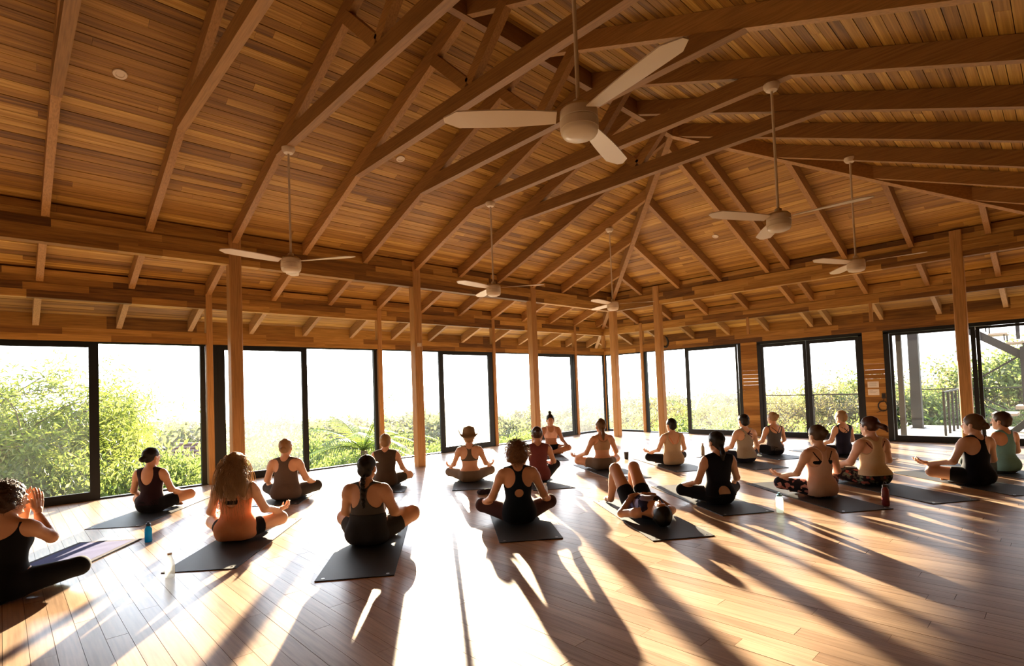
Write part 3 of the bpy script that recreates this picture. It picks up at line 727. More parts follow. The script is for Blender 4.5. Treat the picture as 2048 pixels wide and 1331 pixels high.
PEOPLE = []
def person(name_label, pos, face, o):
    """pos: point on the mat under the pelvis; face: heading in degrees; o: figure and clothing"""
    h = o.get('res', .011); s = o.get('s', 1.0)
    t = empty('person', pos, R(face-90)); t.scale = (s, s, s); tag(t, name_label, 'person', None)
    J = o['joints'] if 'joints' in o else seated(o)
    tor, pel = o['torso'] if 'torso' in o else torso_prims(o, J)
    m_ = o.get('limb', 1.0)
    A = {}
    for sd in 'LR':
        A['arm'+sd] = limb(J['sh'+sd], J['el'+sd], J['wr'+sd], (.049*m_, .039*m_, .040*m_, .0265))+[('e', tuple((np.array(J['sh'+sd])*.8+np.array(J['el'+sd])*.2)), (.052*m_, .052*m_, .055*m_))]
        A['leg'+sd] = limb(J['hip'+sd], J['knee'+sd], J['ank'+sd], (.092*m_, .062*m_, .060*m_, .038))
        kn, an = np.array(J['knee'+sd]), np.array(J['ank'+sd]); A['leg'+sd].append(('c', tuple(kn*.75+an*.25-(0, 0, .004)), tuple(kn*.5+an*.5-(0, 0, .004)), .056*m_, .048*m_))
        an, to = np.array(J['ank'+sd]), np.array(J['toe'+sd]); A['foot'+sd] = [('c', tuple(an), tuple(an*.45+to*.55), .034, .032), ('c', tuple(an*.4+to*.6), tuple(to), .032, .022)]
    ln = o.get('lean', 0.0); hc = np.array(o.get('head', (0, .022+ln*1.15, .722))); HR = rotm(*o.get('hrot', (0, 0, 0))); hs = o.get('hs', 1.10)
    nb = o.get('neckbase', (0, ln-.012, .545))
    neck = [('c', nb, tuple(hc+HR@np.array((0, -.018, -.05))), .056, .050)]
    head = xf(HEAD, HR, hc, hs); headf = xf(HEAD_F, HR, hc, hs)
    floor_clip = o.get('clip', True)
    def f_body(P):
        d = fprims(P, tor+pel, .05); d = smin(d, fprims(P, neck, .02), .05)
        hd = fprims(P, head, .022); hd = smin(hd, fprims(P, headf, .004), .006); d = smin(d, hd, .022)
        for sd in 'LR': d = smin(d, fprims(P, A['arm'+sd], .02), .028)
        lg = None
        for sd in 'LR':
            e = smin(fprims(P, A['leg'+sd], .03), fprims(P, A['foot'+sd], .02), .02); lg = e if lg is None else smin(lg, e, .006)
        d = smin(d, lg, .045)
        return np.maximum(d, -P[:, 2]+.002) if floor_clip else d
    allp = tor+pel+neck+head+headf+A['armL']+A['armR']+A['legL']+A['legR']+A['footL']+A['footR']
    lo = np.full(3, 9.); hi = np.full(3, -9.)
    for p in allp:
        if p[0] == 'c':
            for c, r in ((p[1], p[3]), (p[2], p[4])): lo = np.minimum(lo, np.array(c)-r); hi = np.maximum(hi, np.array(c)+r)
        else: r = max(p[2]); lo = np.minimum(lo, np.array(p[1])-r); hi = np.maximum(hi, np.array(p[1])+r)
    lo -= .03; hi += .03; lo[2] = max(lo[2], -.03) if floor_clip else lo[2]
    parts = [surf(f_body, lo, hi, h)]
    for sd in 'LR':
        g = o.get('hand'+sd, ('rest', None, None)); wr, el = np.array(J['wr'+sd]), np.array(J['el'+sd])
        d = g[1] if g[1] is not None else tuple(wr-el); n = g[2] if g[2] is not None else (0, 0, -1)
        v, f = hand_mesh(g[0], .0042 if h < .0095 else .0055); v = v.copy()
        # a right hand with the palm down carries its thumb on the inner side
        mir = -1 if sd == 'R' else 1
        v[:, 0] *= mir
        if mir < 0: f = f[:, ::-1]
        M = frame(d, n); v = v@M.T+wr+M[:, 1]*.022
        parts.append((v, f))
    v, f = join_np(parts)
    body = link('body', np_mesh('body', v, f), skin(o.get('skin', 'tan')), t)
    # -------- clothing
    L_ = o.get('clothes', [])
    legs = A['legL']+A['legR']
    for c in L_:
        kind, cname, col = c['k'], c['mat'], c.get('col', (.1, .1, .1))
        mt = cloth(cname, col, c.get('tr', 0.0), c.get('pat'))
        infl = c.get('t', .007)
        z0, z1 = c.get('z0', .10), c.get('z1', .62)
        if kind == 'top':
            cuts = c.get('cuts', []); adds = c.get('fold', .0)
            def f(P, c=c):
                d = fprims(P, tor+pel, .05)-infl
                if adds: d = d-adds*np.sin(P[:, 2]*46+np.sin(P[:, 0]*31)*1.4)*np.clip((.40-P[:, 2])*5, 0, 1)
                if c.get('flare'): d = d-.45*c['flare']*np.clip((.36-P[:, 2])*4, 0, 1)
                d = np.maximum(d, z0-P[:, 2]); d = np.maximum(d, P[:, 2]-z1)
                for q in cuts: d = np.maximum(d, -ellip(P, q[0], q[1]))
                for q in c.get('straps', []): d = np.minimum(d, np.maximum(np.maximum(fprims(P, tor, .05)-infl, cap2d(P, q[0], q[1], q[2])), (P[:, 1]-q[3] if len(q) > 3 else P[:, 1]-.02)))
                return np.maximum(d, -P[:, 2]+.003)
            b0 = (-.30, -.22, max(0, z0-.04)-.02); b1 = (.30, .26, z1+.06)
        elif kind == 'straps':
            def f(P, c=c):
                base = fprims(P, tor+pel, .05)-infl; d = None
                for q in c['seg']:
                    e = np.maximum(base, cap2d(P, q[0], q[1], q[2])); d = e if d is None else np.minimum(d, e)
                return np.maximum(np.maximum(d, P[:, 1]-.03), -base-.02)
            b0 = (-.28, -.22, .25); b1 = (.28, .1, .63)
        else:   # bottoms: shorts or leggings
            fr_ = c.get('leg', .5)
            def f(P, c=c):
                d = np.maximum(fprims(P, pel+tor[:1], .05)-infl, P[:, 2]-c.get('zt', .20))
                for sd in 'LR':
                    hp_, kn, an = (np.array(J[q+sd], F32) for q in ('hip', 'knee', 'ank'))
                    if fr_ <= 1: e = rcone(P, hp_, kn, .092*m_, .062*m_)-infl-c.get('loose', 0)*1.0; dv = (kn-hp_); e = np.maximum(e, ((P-hp_)@dv)/np.linalg.norm(dv)-np.linalg.norm(dv)*fr_)
                    else:
                        e = fprims(P, A['leg'+sd], .03)-infl; dv = an-kn; L = np.linalg.norm(dv); e2 = ((P-kn)@dv)/L-L*(fr_-1)
                        near = rcone(P, kn, an, .06, .038); e = np.where(near < .05, np.maximum(e, e2), e) if fr_ < 2 else e
                    d = smin(d, e, .025)
                return np.maximum(d, -P[:, 2]+.003)
            b0 = (lo[0]-.03, lo[1]-.03, -.02 if floor_clip else lo[2]-.03); b1 = (hi[0]+.03, hi[1]+.03, c.get('bz', .32))
        if 'f' in c: f, b0, b1 = c['f'](locals())
        v, q = surf(f, b0, b1, c.get('res', h))
        if len(q): link(c.get('name', {'top': 'top', 'straps': 'bra_strap'}.get(kind, 'bottoms')), np_mesh('cloth', v, q), mt, t)
    # -------- hair (head frame)
    hr = o.get('hair')
    if hr:
        hm = hair_mat('hair_'+hr['c'], hr['col']); st = hr['s']; vol = hr.get('vol', .012)
        capp = [('e', (0, -.016, .030), (.073+vol, .092+vol, .084+vol))]
        ext = {'short': [('e', (0, -.055, -.02), (.062+vol, .045+vol, .06))],
               'bun_low': [('e', (0, -.055, -.01), (.060, .045, .055)), ('e', (0, -.120, -.015), (.038, .034, .036))],
               'bun_high': [('e', (0, -.115, .045), (.040, .038, .038))],
               'topknot': [('c', (0, -.03, .11), (0, -.035, .135), .022, .024), ('e', (0, -.036, .148), (.032, .032, .028))],
               'pony': [('e', (0, -.09, .035), (.03, .03, .03)), ('c', (0, -.105, .03), (0, -.135, -.03), .026, .028), ('c', (0, -.135, -.03), (0, -.125, -.12), .028, .014)],
               'pony_low': [('e', (0, -.06, -.03), (.05, .04, .05)), ('c', (0, -.09, -.05), (0, -.105, -.12), .024, .026), ('c', (0, -.105, -.12), (0, -.095, -.22), .026, .012)],
               'pony_out': [('e', (0, -.10, .02), (.028, .028, .028)), ('c', (0, -.11, .02), (0, -.175, .0), .026, .030), ('c', (0, -.175, .0), (0, -.205, -.045), .028, .010)],
               'long': [('c', (-.05, -.06, 0), (-.085, -.085, -.16), .05, .06), ('c', (.05, -.06, 0), (.085, -.085, -.16), .05, .06), ('c', (0, -.075, 0), (0, -.105, -.22), .065, .06), ('c', (-.085, -.085, -.16), (-.095, -.075, -.25), .055, .022), ('c', (.085, -.085, -.16), (.09, -.08, -.25), .055, .022)],
               'curly': [('e', (0, -.035, .02), (.098, .095, .10)), ('e', (-.05, -.05, -.04), (.05, .055, .05)), ('e', (.05, -.05, -.04), (.05, .055, .05))],
               'bald': []}[st]
        lump = hr.get('lump', .003); fz = hr.get('freq', 70)
        def f_hair(P):
            d = fprims(P, capp, .02)
            # the hairline: open the face, slant from the crown to behind the ears
            d = np.maximum(d, P[:, 1]*.86-P[:, 2]*.62-.030)
            d = np.maximum(d, -P[:, 2]-.075)
            if ext: d = smin(d, fprims(P, ext, .02), .012)
            d = d-lump*np.sin(P[:, 0]*fz+1.3*np.sin(P[:, 2]*fz*.6))*np.sin(P[:, 2]*fz*.8+P[:, 1]*fz*.7)
            d = np.maximum(d, P[:, 1]-.075-(P[:, 2]-.03)*.1)
            return d
        v, q = surf(f_hair, (-.19, -.27, -.34), (.19, .12, .22), min(h, .008)*hr.get('rs', .8))
        prt = [(v, q)]
        if hr.get('strand'):
            prt.append(curl_strands(*hr['strand']))
        v, q = join_np(prt); v = (v*hs)@HR.T+hc
        if floor_clip: v[:, 2] = np.maximum(v[:, 2], .003)
        link('hair', np_mesh('hair', v, q), hm, t)
    for ex in o.get('extra', []):
        ex(t, HR, hc, J)
    PEOPLE.append(t)
    return t

# ------------------------------------------------------------------ outside: slope, trees, house, deck, stair
def ground_z(x, y):
    dx = max(WX-x, 0, x-WR); dy = max(y-WY, 0); d = math.hypot(dx, dy)
    return -.9-.135*min(d, 40)-.03*max(0, min(d-40, 120))+.35*math.sin(x*.11+1)*math.cos(y*.09)*min(1, d/12)
m = MB(); nx = 70; ny = 70; v = []; f = []
def gax(i, n, lo, hi): t = i/n*2-1; return lo+(hi-lo)*(.5+.5*math.copysign(abs(t)**2.0, t))
for j in range(ny+1):
    for i in range(nx+1):
        x = gax(i, nx, -330, 320); y = gax(j, ny, -320, 345); v.append((x, y, ground_z(x, y)))
for j in range(ny):
    for i in range(nx): a = j*(nx+1)+i; f.append((a, a+1, a+nx+2, a+nx+1))
m.raw(v, f); m.smooth = True
M_ground = pmat('dry_ground', (.30, .26, .15), .95, noise=(.6, .35))
tag(m.build('hillside', M_ground), 'dry grassy hillside falling away below the hall', 'ground', kind='structure')

tag(MB().raw([(WX-.15, YB, -1.0), (WX-.15, WY+3.2, -1.0), (WX-3.4, WY+3.2, -1.02), (WX-3.4, YB, -1.02), (WX-.15, YB, -.62), (WX-.15, WY+3.2, -.62), (WX-3.4, WY+3.2, -.72), (WX-3.4, YB, -.72)], BOXF).build('bounce_strip', pmat('pale_bounce', (.60, .54, .45), .95, noise=(14, .2))), 'unseen pale strip added below the window wall to bounce light onto the eaves', 'ground', kind='structure')  # unseen pale strip, added to bounce sunlight up to the eave undersides

def leaf_mat(name, cols, tr=.55):
    m, nt, out = new_mat(name); N = nt.nodes.new; L = nt.links.new
    g = N('ShaderNodeNewGeometry'); rp_ = N('ShaderNodeValToRGB'); e = rp_.color_ramp.elements
    for i, c in enumerate(cols):
        q = e[i] if i < 2 else e.new(i/(len(cols)-1)); q.position = i/(len(cols)-1); q.color = (*c, 1)
    L(g.outputs['Random Per Island'], rp_.inputs[0])
    b = N('ShaderNodeBsdfPrincipled'); b.inputs['Roughness'].default_value = .55; L(rp_.outputs[0], b.inputs['Base Color'])
    t = N('ShaderNodeBsdfTranslucent'); sc_ = N('ShaderNodeVectorMath'); sc_.operation = 'MULTIPLY'; sc_.inputs[1].default_value = (1.5, 1.6, 1.0); L(rp_.outputs[0], sc_.inputs[0]); L(sc_.outputs[0], t.inputs['Color'])
    ms = N('ShaderNodeMixShader'); ms.inputs[0].default_value = tr; L(b.outputs[0], ms.inputs[1]); L(t.outputs[0], ms.inputs[2]); L(ms.outputs[0], out.inputs[0]); MATS[name] = m; return m
M_lf_feather = leaf_mat('feathery_leaves', [(0.100, 0.130, 0.030), (0.155, 0.180, 0.050), (0.210, 0.215, 0.080)])
M_lf_green = leaf_mat('broad_leaves', [(0.069, 0.100, 0.035), (0.131, 0.163, 0.056), (0.213, 0.225, 0.094)])
M_lf_dry = leaf_mat('dry_leaves', [(0.100, 0.094, 0.044), (0.163, 0.138, 0.069), (0.213, 0.169, 0.094)])
M_lf_far = leaf_mat('hazy_leaves', [(0.071, 0.084, 0.050), (0.105, 0.109, 0.067), (0.139, 0.130, 0.088)])
M_bark = pmat('bark', (.16, .125, .09), .9, noise=(9, .35))
M_palm = leaf_mat('palm_leaves', [(0.100, 0.145, 0.030), (0.170, 0.190, 0.050)])
def cards(P, D, L, W, rr):
    """leaf quads: points, directions, length, width"""
    n = len(P); D = D/np.linalg.norm(D, axis=1)[:, None]; r = rr.normal(size=(n, 3)); S = np.cross(D, r); S /= np.linalg.norm(S, axis=1)[:, None]+1e-9
    l = (L*rr.uniform(.6, 1.3, n))[:, None]; w = (W*rr.uniform(.7, 1.3, n))[:, None]
    V = np.stack([P, P+D*l*.45+S*w*.5, P+D*l, P+D*l*.45-S*w*.5], 1).reshape(-1, 3); F = np.arange(4*n).reshape(-1, 4)
    return V.astype(np.float32), F
def make_tree(seed, style):
    """unit-height tree: (wood verts, faces), (leaf verts, faces)"""
    g = random.Random(seed); rr = np.random.RandomState(seed); wd = MB(); tips = []
    def branch(p, d, l, r, depth, droop):
        pts = [p]; n = 4
        for i in range(n):
            d = (d+Vector((g.gauss(0, .14), g.gauss(0, .14), g.gauss(0, .10)-droop))).normalized(); pts.append(pts[-1]+d*l/n)
        wd.tube(pts, [r*(1-.55*i/n) for i in range(n+1)], 5, cap=False)
        if depth == 0: tips.extend(pts[1:]); return
        for k in range(g.choice((3, 4))):
            i = g.choice((2, 3, 4)); dd = (d+Vector((g.gauss(0, .6), g.gauss(0, .6), g.gauss(.05, .35)))).normalized(); branch(pts[i], dd, l*g.uniform(.55, .8), r*.5, depth-1, droop)
    if style == 'feather':
        for k in range(9):
            a = g.uniform(0, 6.28); branch(Vector((.06*math.cos(a), .06*math.sin(a), 0)), Vector((.42*math.cos(a), .42*math.sin(a), 1)).normalized(), .62, .011, 2, .09)
        T = np.array([tuple(t) for t in tips]); n = 15000; P = T[rr.randint(len(T), size=n)]+rr.normal(size=(n, 3))*(.045, .045, .04); D = rr.normal(size=(n, 3))*(1, 1, .5)+(0, 0, -.55); L, W = .050, .008
    elif style == 'round':
        branch(Vector((0, 0, 0)), Vector((0, 0, 1)), .40, .028, 0, 0); tips.clear()
        for k in range(8):
            a = k*.785+g.uniform(-.3, .3); branch(Vector((0, 0, .30+.02*k)), Vector((math.cos(a), math.sin(a), g.uniform(.5, 1.3))).normalized(), .30, .013, 2, .01)
        T = np.array([tuple(t) for t in tips]); n = 13000; P = T[rr.randint(len(T), size=n)]+rr.normal(size=(n, 3))*.045; D = rr.normal(size=(n, 3)); L, W = .030, .017
    elif style == 'dry':
        for k in range(6):
            a = g.uniform(0, 6.28); branch(Vector((.04*math.cos(a), .04*math.sin(a), 0)), Vector((.6*math.cos(a), .6*math.sin(a), 1)).normalized(), .45, .014, 3, -.005)
        T = np.array([tuple(t) for t in tips]); n = 5200; P = T[rr.randint(len(T), size=n)]+rr.normal(size=(n, 3))*.022; D = rr.normal(size=(n, 3)); L, W = .020, .010
    elif style == 'bush':
        for k in range(10):
            a = g.uniform(0, 6.28); branch(Vector((.15*math.cos(a), .15*math.sin(a), 0)), Vector((.8*math.cos(a), .8*math.sin(a), 1)).normalized(), .45, .012, 1, .03)
        T = np.array([tuple(t) for t in tips]); n = 11000; P = T[rr.randint(len(T), size=n)]+rr.normal(size=(n, 3))*.085; P[:, 2] = np.abs(P[:, 2]); D = rr.normal(size=(n, 3))+(0, 0, .3); L, W = .048, .017
    elif style == 'far':
        branch(Vector((0, 0, 0)), Vector((0, 0, 1)), .45, .03, 0, 0); tips.clear()
        for k in range(6):
            a = k*1.05+g.uniform(-.4, .4); branch(Vector((0, 0, .30)), Vector((1.1*math.cos(a), 1.1*math.sin(a), g.uniform(.5, 1.2))).normalized(), .42, .014, 1, .0)
        T = np.array([tuple(t) for t in tips]); n = 2600; P = T[rr.randint(len(T), size=n)]+rr.normal(size=(n, 3))*(.085, .085, .06); D = rr.normal(size=(n, 3)); L, W = .075, .05
    lv, lf = cards(P, D, L, W, rr)
    zt = float(np.percentile(lv[:, 2], 99.5)); lv = lv/zt
    wv = np.array([tuple(q) for q in wd.v], np.float32)/zt
    return (wv, np.array(wd.f)), (lv, lf)
TREE = {}
def tree_meshes(style, seed):
    k = (style, seed)
    if k not in TREE:
        w_, l_ = make_tree(seed, style); lm = {'feather': M_lf_feather, 'round': M_lf_green, 'dry': M_lf_dry, 'bush': M_lf_green, 'far': M_lf_far}[style]
        a = np_mesh('trunk', *w_); a.materials.append(M_bark); b = np_mesh('foliage', *l_, smooth=False); b.materials.append(lm); TREE[k] = (a, b)
    return TREE[k]
def ray_dir(px):
    d = CR*((px-1024)/FPX)+CF-CU*((740-CYPX)/FPX); d = Vector((d.x, d.y, 0)); return d.normalized()
def top_z(px, py, D):
    d = CR*((px-1024)/FPX)-CU*((py-CYPX)/FPX)+CF; return CAM_H+D*d.z/math.hypot(d.x, d.y)
def tree_at(style, seed, px, py, D, label, group, wide=1.0, name='tree', sink=.3):
    p = ray_dir(px)*D; gz = ground_z(p.x, p.y)-sink; H = max(1.0, top_z(px, py, D)-gz)
    t = empty(name, (p.x, p.y, gz), rng.uniform(0, 6.28)); t.scale = (H*wide, H*wide, H); tag(t, label, 'shrub' if name == 'shrub' else 'tree', group)
    a, b = tree_meshes(style, seed); q_ = link('trunk' if name == 'tree' else 'stems', a, None, t)
    if name != 'tree' or style in ('feather', 'dry'): tag(q_, kind='stuff')
    tag(link('foliage', b, None, t), kind='stuff')
    return t
tree_at('feather', 1, 40, 712, 16.5, 'feathery yellow-green tree filling the left edge of the leftmost window', 'feathery trees by the left window', .95)
tree_at('feather', 2, 105, 765, 18.5, 'feathery yellow-green tree right of the first, just left of the dark window stile', 'feathery trees by the left window', .62)
tree_at('feather', 3, 236, 752, 18.5, 'slender feathery tree whose sprig stands against the sky right of the window stile', 'feathery trees by the left window', .28)
tree_at('feather', 4, -60, 730, 15.5, 'feathery tree just beyond the left edge of the picture', 'feathery trees by the left window', .95)
SH = 'shrubs on the slope below the windows'
for i, (st, sd, px, py, D, lb) in enumerate([
    ('bush', 11, 60, 900, 14.5, 'low green shrub below the feathery tree, left window'), ('bush', 12, 150, 915, 14.0, 'green shrub at the foot of the dark window stile'),
    ('bush', 13, 235, 880, 16.5, 'yellow-green shrub right of the dark window stile'), ('bush', 11, 318, 918, 20, 'yellow-green shrub left of the tiled roof'),
    ('bush', 12, 385, 925, 16, 'deep green shrub right behind the thin post'), ('bush', 13, 330, 955, 15, 'low shrub under the tiled roof outside'),
    ('bush', 12, 515, 880, 22, 'green shrub seen through the dusty leaf beside the leftmost column'), ('bush', 11, 570, 900, 19, 'green shrub behind the blond person in grey'),
    ('bush', 13, 640, 866, 21, 'green shrub left of the palm'), ('bush', 12, 720, 905, 17, 'low green shrub under the palm'),
    ('bush', 11, 800, 880, 24, 'pale shrub outside between thin post and glaring column'), ('bush', 13, 1030, 862, 28, 'pale shrub seen left of the instructor'),
    ('bush', 12, 1310, 835, 22, 'yellow-tinged shrub between two posts on the end wall'), ('bush', 11, 1360, 845, 24, 'green shrub right of the second end-wall column'),
    ('bush', 13, 1440, 838, 22, 'green shrub low in the end-wall sliding window'), ('bush', 12, 1690, 838, 19, 'yellow-green shrub low behind the right half of the double door'),
    ('bush', 11, 1560, 842, 20, 'green shrub low behind the left half of the double door'), ('bush', 13, 1860, 815, 24, 'green shrub beyond the deck railing')]):
    tree_at(st, sd, px, py, D, lb, SH, .72 if px < 400 else 1.0, 'shrub')
MD = 'trees outside the end wall'
for st, sd, px, py, D, lb in [
    ('dry', 21, 1300, 775, 30, 'bare twiggy tree between the corner column and the next'), ('dry', 22, 1548, 770, 24, 'dry twiggy tree behind the left half of the double door'), ('dry', 23, 1600, 765, 27, 'pale dry tree left of the double door meeting stile'),
    ('dry', 21, 1655, 740, 25, 'tall twiggy tree behind the right half of the double door'), ('round', 31, 1700, 748, 27, 'green leafy tree at the right side of the double door'), ('dry', 22, 1740, 760, 24, 'dry tree hidden partly by the second board panel'),
    ('round', 32, 1806, 775, 23, 'green leafy tree beside the dark deck post'), ('dry', 23, 1852, 728, 26, 'bare tree spreading over the deck railing'), ('round', 31, 1905, 790, 24, 'green leafy tree left of the rightmost column'),
    ('round', 32, 2005, 688, 27, 'large dense green tree behind the outdoor stair'), ('round', 31, 2100, 700, 30, 'dense green tree at the right edge behind the stair'), ('dry', 21, 1895, 755, 28, 'thin bare tree behind the rightmost column'), ('dry', 22, 1410, 785, 30, 'dry tree seen in the end-wall sliding window')]:
    tree_at(st, sd, px, py, D, lb, MD, 1.0)
# far hillside trees
fr_ = random.Random(44); FARG = 'hazy trees on the far hillside'
FAR = []
for i in range(120):
    px = -40+2160*(i+.5)/120+fr_.uniform(-14, 14); hor = 776-.0381*(px-1024)
    lay = i % 3; D = (52, 75, 110)[lay]*fr_.uniform(.9, 1.15); py = hor+(64, 50, 40)[lay]+fr_.uniform(-8, 10)
    if px > 1250: py -= 16
    p = ray_dir(px)*D; gz = ground_z(p.x, p.y)-.4; H = max(2.2, top_z(px, py, D)-gz)
    FAR.append((p, gz, H))
farme = []
for sd in (41, 42, 43):
    w_, l_ = make_tree(sd, 'far'); v1, f1 = w_; v2, f2 = l_
    V = np.concatenate([v1, v2]); Fc = np.concatenate([f1, f2+len(v1)]); me = np_mesh('far_tree', V, Fc, smooth=False); me.materials.append(M_bark); me.materials.append(M_lf_far)
    me.polygons.foreach_set('material_index', np.r_[np.zeros(len(f1), np.int32), np.ones(len(f2), np.int32)].astype(np.int32)); farme.append(me)
for i, (p, gz, H) in enumerate(FAR):
    o = link('hillside_tree', farme[i % 3]); o.location = (p.x, p.y, gz); w_ = H*fr_.uniform(.9, 1.2); o.scale = (w_, w_, H); o.rotation_euler = (0, 0, fr_.uniform(0, 6.28))
    tag(o, 'hazy tree on the far hillside below the horizon', 'tree', FARG)
# palm
def palm(px, py, D, label):
    p = ray_dir(px)*D; gz = ground_z(p.x, p.y)-.2; H = top_z(px, py, D)-gz
    t = empty('palm_tree', (p.x, p.y, gz)); tag(t, label, 'palm'); c = Vector((0, 0, H*.72)); MB().tube([(0, 0, 0), (.05, 0, H*.35), (0, .03, H*.72)], [.16, .13, .10], 10).build('trunk', M_bark, t)
    g = random.Random(8)
    for k in range(17):
        a = k*2.4; el_ = R(g.uniform(20, 75)); d = Vector((math.cos(a)*math.cos(el_), math.sin(a)*math.cos(el_), math.sin(el_))); L = g.uniform(1.9, 2.6); pts = []; q = c.copy()
        for i in range(13): pts.append(q.copy()); q = q+d*L/12; d = (d+Vector((0, 0, -.105))).normalized()
        mb = MB(); mb.tube(pts, [.018*(1-.8*i/12) for i in range(13)], 4, cap=False)
        for i in range(2, 13):
            tdir = (pts[i]-pts[i-1]).normalized(); s = tdir.cross(Vector((0, 0, 1))).normalized()
            for sg in (-1, 1):
                for w_ in (0, .5):
                    b0 = pts[i-1].lerp(pts[i], w_); l = .52*math.sin(math.pi*(i+1)/15)+.10; e = b0+(s*sg*.8+tdir*.65+Vector((0, 0, -.28))).normalized()*l; wv = tdir*.022
                    mid = b0.lerp(e, .5)+Vector((0, 0, .02)); mb.raw([b0-wv, b0+wv, mid+wv, e, mid-wv], [(0, 1, 2, 4), (4, 2, 3)])
        mb.build('frond', M_palm, t)
palm(722, 862, 17, 'palm with arching fronds outside the open half of the window')
palm(1385, 800, 34, 'small palm far off in the end-wall sliding window')
# house below, tiled roof
p = ray_dir(405)*27; t = empty('house', (p.x, p.y, -4.6), R(35)); tag(t, 'house below with a brown tiled hip roof, seen beside the thin post', 'house')
M_hw = pmat('house_wall', (.45, .38, .30), .9); M_tile = pmat('roof_tile', (.20, .12, .105), .8, noise=(3, .25)); MB().box(-3, 3, -2.3, 2.3, 0, 2.55).build('wall', M_hw, t)
rb = MB().raw([(-3.6, -2.9, 2.45), (3.6, -2.9, 2.45), (3.6, 2.9, 2.45), (-3.6, 2.9, 2.45), (-1.2, 0, 4.15), (1.2, 0, 4.15)], [(0, 1, 5, 4), (1, 2, 5), (2, 3, 4, 5), (3, 0, 4), (3, 2, 1, 0)]).build('roof', M_tile, t)
for i in range(12):
    k = i/12; a = 3.6-2.4*k; b_ = 2.9*(1-k); z = 2.45+1.7*k+.01
    mb = MB()
    for s in (-1, 1):
        mb.bar((-a, s*b_, z), (a, s*b_, z), .16, .035); mb.bar((s*a, -b_, z), (s*a, b_, z), .16, .035)
    mb.build('tile_course', M_tile, rb)
MB().bar((-1.25, 0, 4.13), (1.25, 0, 4.13), .22, .08).build('ridge_cap', M_tile, rb)
MB().box(-.8, .8, -2.33, -2.28, .9, 2.0).build('window', pmat('house_glass', (.04, .05, .06), .2), t)
# deck outside the end wall
M_deck = wood('deck_boards', [(.42, .36, .29), (.52, .46, .38), (.60, .54, .45)], (.9, 14, 14), rough=.6)
M_dkpost = pmat('dark_steel', (.030, .027, .025), .6, noise=(6, .2))
dk = tag(MB().box(-6.2, 4.6, WY+.06, WY+1.52, -.20, -.055).build('deck', M_deck), 'narrow wooden deck outside the double door', 'deck', kind='structure')
for i in range(12): MB().box(-6.2, 4.6, WY+.062+i*.121, WY+.178+i*.121, -.055, -.03).build('deck_board', M_deck, dk)
dk2 = tag(MB().box(-3.25, 4.6, WY+1.53, WY+5.0, -.20, -.055).build('deck', M_deck), 'pale wooden deck platform outside the rightmost door', 'deck', kind='structure')
for i in range(28): MB().box(-3.25, 4.6, WY+1.532+i*.1235, WY+1.65+i*.1235, -.055, -.03).build('deck_board', M_deck, dk2)
def railing(a, b, n, label, h=1.0):
    a = Vector(a); b = Vector(b); t = empty('deck_railing', a); tag(t, label, 'railing', 'deck railings'); d = b-a
    for i in range(n+1):
        q = d*(i/n); MB().box(q.x-.022, q.x+.022, q.y-.022, q.y+.022, 0, h).build('post', M_dkpost, t)
    MB().bar(Vector((0, 0, h)), d+Vector((0, 0, h)), .05, .03).build('top_rail', M_dkpost, t)
    for k in range(5): MB().tube([Vector((0, 0, .15+k*.16)), d+Vector((0, 0, .15+k*.16))], .003, 5).build('cable', M_dkpost, t)
railing((-6.15, WY+1.48, -.03), (-3.3, WY+1.48, -.03), 2, 'dark cable railing outside the double door')
railing((-3.2, WY+4.9, -.03), (-.3, WY+4.9, -.03), 2, 'dark railing along the far side of the deck platform')
railing((-2.08, WY+1.9, -.03), (-2.10, WY+4.6, -.03), 4, 'dark railing posts on the deck beside the rightmost column', 1.0)
for x, y, lb in ((-2.92, 17.9, 'tall dark post standing on the deck platform'), (-2.72, 15.0, 'tall dark post close outside the rightmost door jamb')):
    t = empty('deck_post', (x, y, -.03)); tag(t, lb, 'post', 'tall dark deck posts'); w_ = .11 if y > 16 else .05; MB().box(-w_, w_, -w_, w_, 0, 2.62).build('shaft', M_dkpost, t); MB().box(-w_-.04, w_+.04, -w_-.04, w_+.04, 0, .015).build('base_plate', M_dkpost, t)
# outdoor stair: upper flight climbs to the left, lower flight with landing
st = empty('outdoor_stair', (-1.2, 17.2, -.03)); tag(st, 'dark steel outdoor stair with wooden treads beyond the rightmost door', 'staircase')
M_tread = wood('tread_wood', [(.40, .33, .25), (.55, .47, .37)], (2, 14, 14))
for yy in (0, .95): MB().bar((-.75, yy, 2.56), (2.0, yy, .55), .06, .17).build('stringer', M_dkpost, st)
for i in range(8):
    x = -.29+i*.32; z = 2.56-i*.235
    MB().box(x-.17, x+.17, -.02, .97, z, z+.04).build('tread', M_tread, st)
    for yy in (.05, .9): MB().box(x+.10, x+.125, yy-.012, yy+.012, z-.15, z).build('bracket', M_dkpost, st)
MB().bar((-.45, -.05, 1.20), (1.2, -.05, 2.32), .04, .04).build('hand_rail', M_dkpost, st)
for z in (.90, .74): MB().bar((-.45, -.1, z), (.12, -.1, z-.36), .03, .03).build('stair_rail', M_dkpost, st)
MB().box(.40, .50, -.1, .0, -1.5, 2.0).build('post', M_dkpost, st); MB().box(.33, .40, .4, .47, 2.2, 3.2).build('post', M_dkpost, st)
MB().box(-.15, .30, -.3, .6, .40, .46).build('landing', M_tread, st); MB().box(.28, 1.2, -.35, .6, .56, .64).build('landing', M_tread, st)
MB().bar((-.2, .2, -.5), (.7, .2, .42), .10, .14).build('brace', M_dkpost, st)

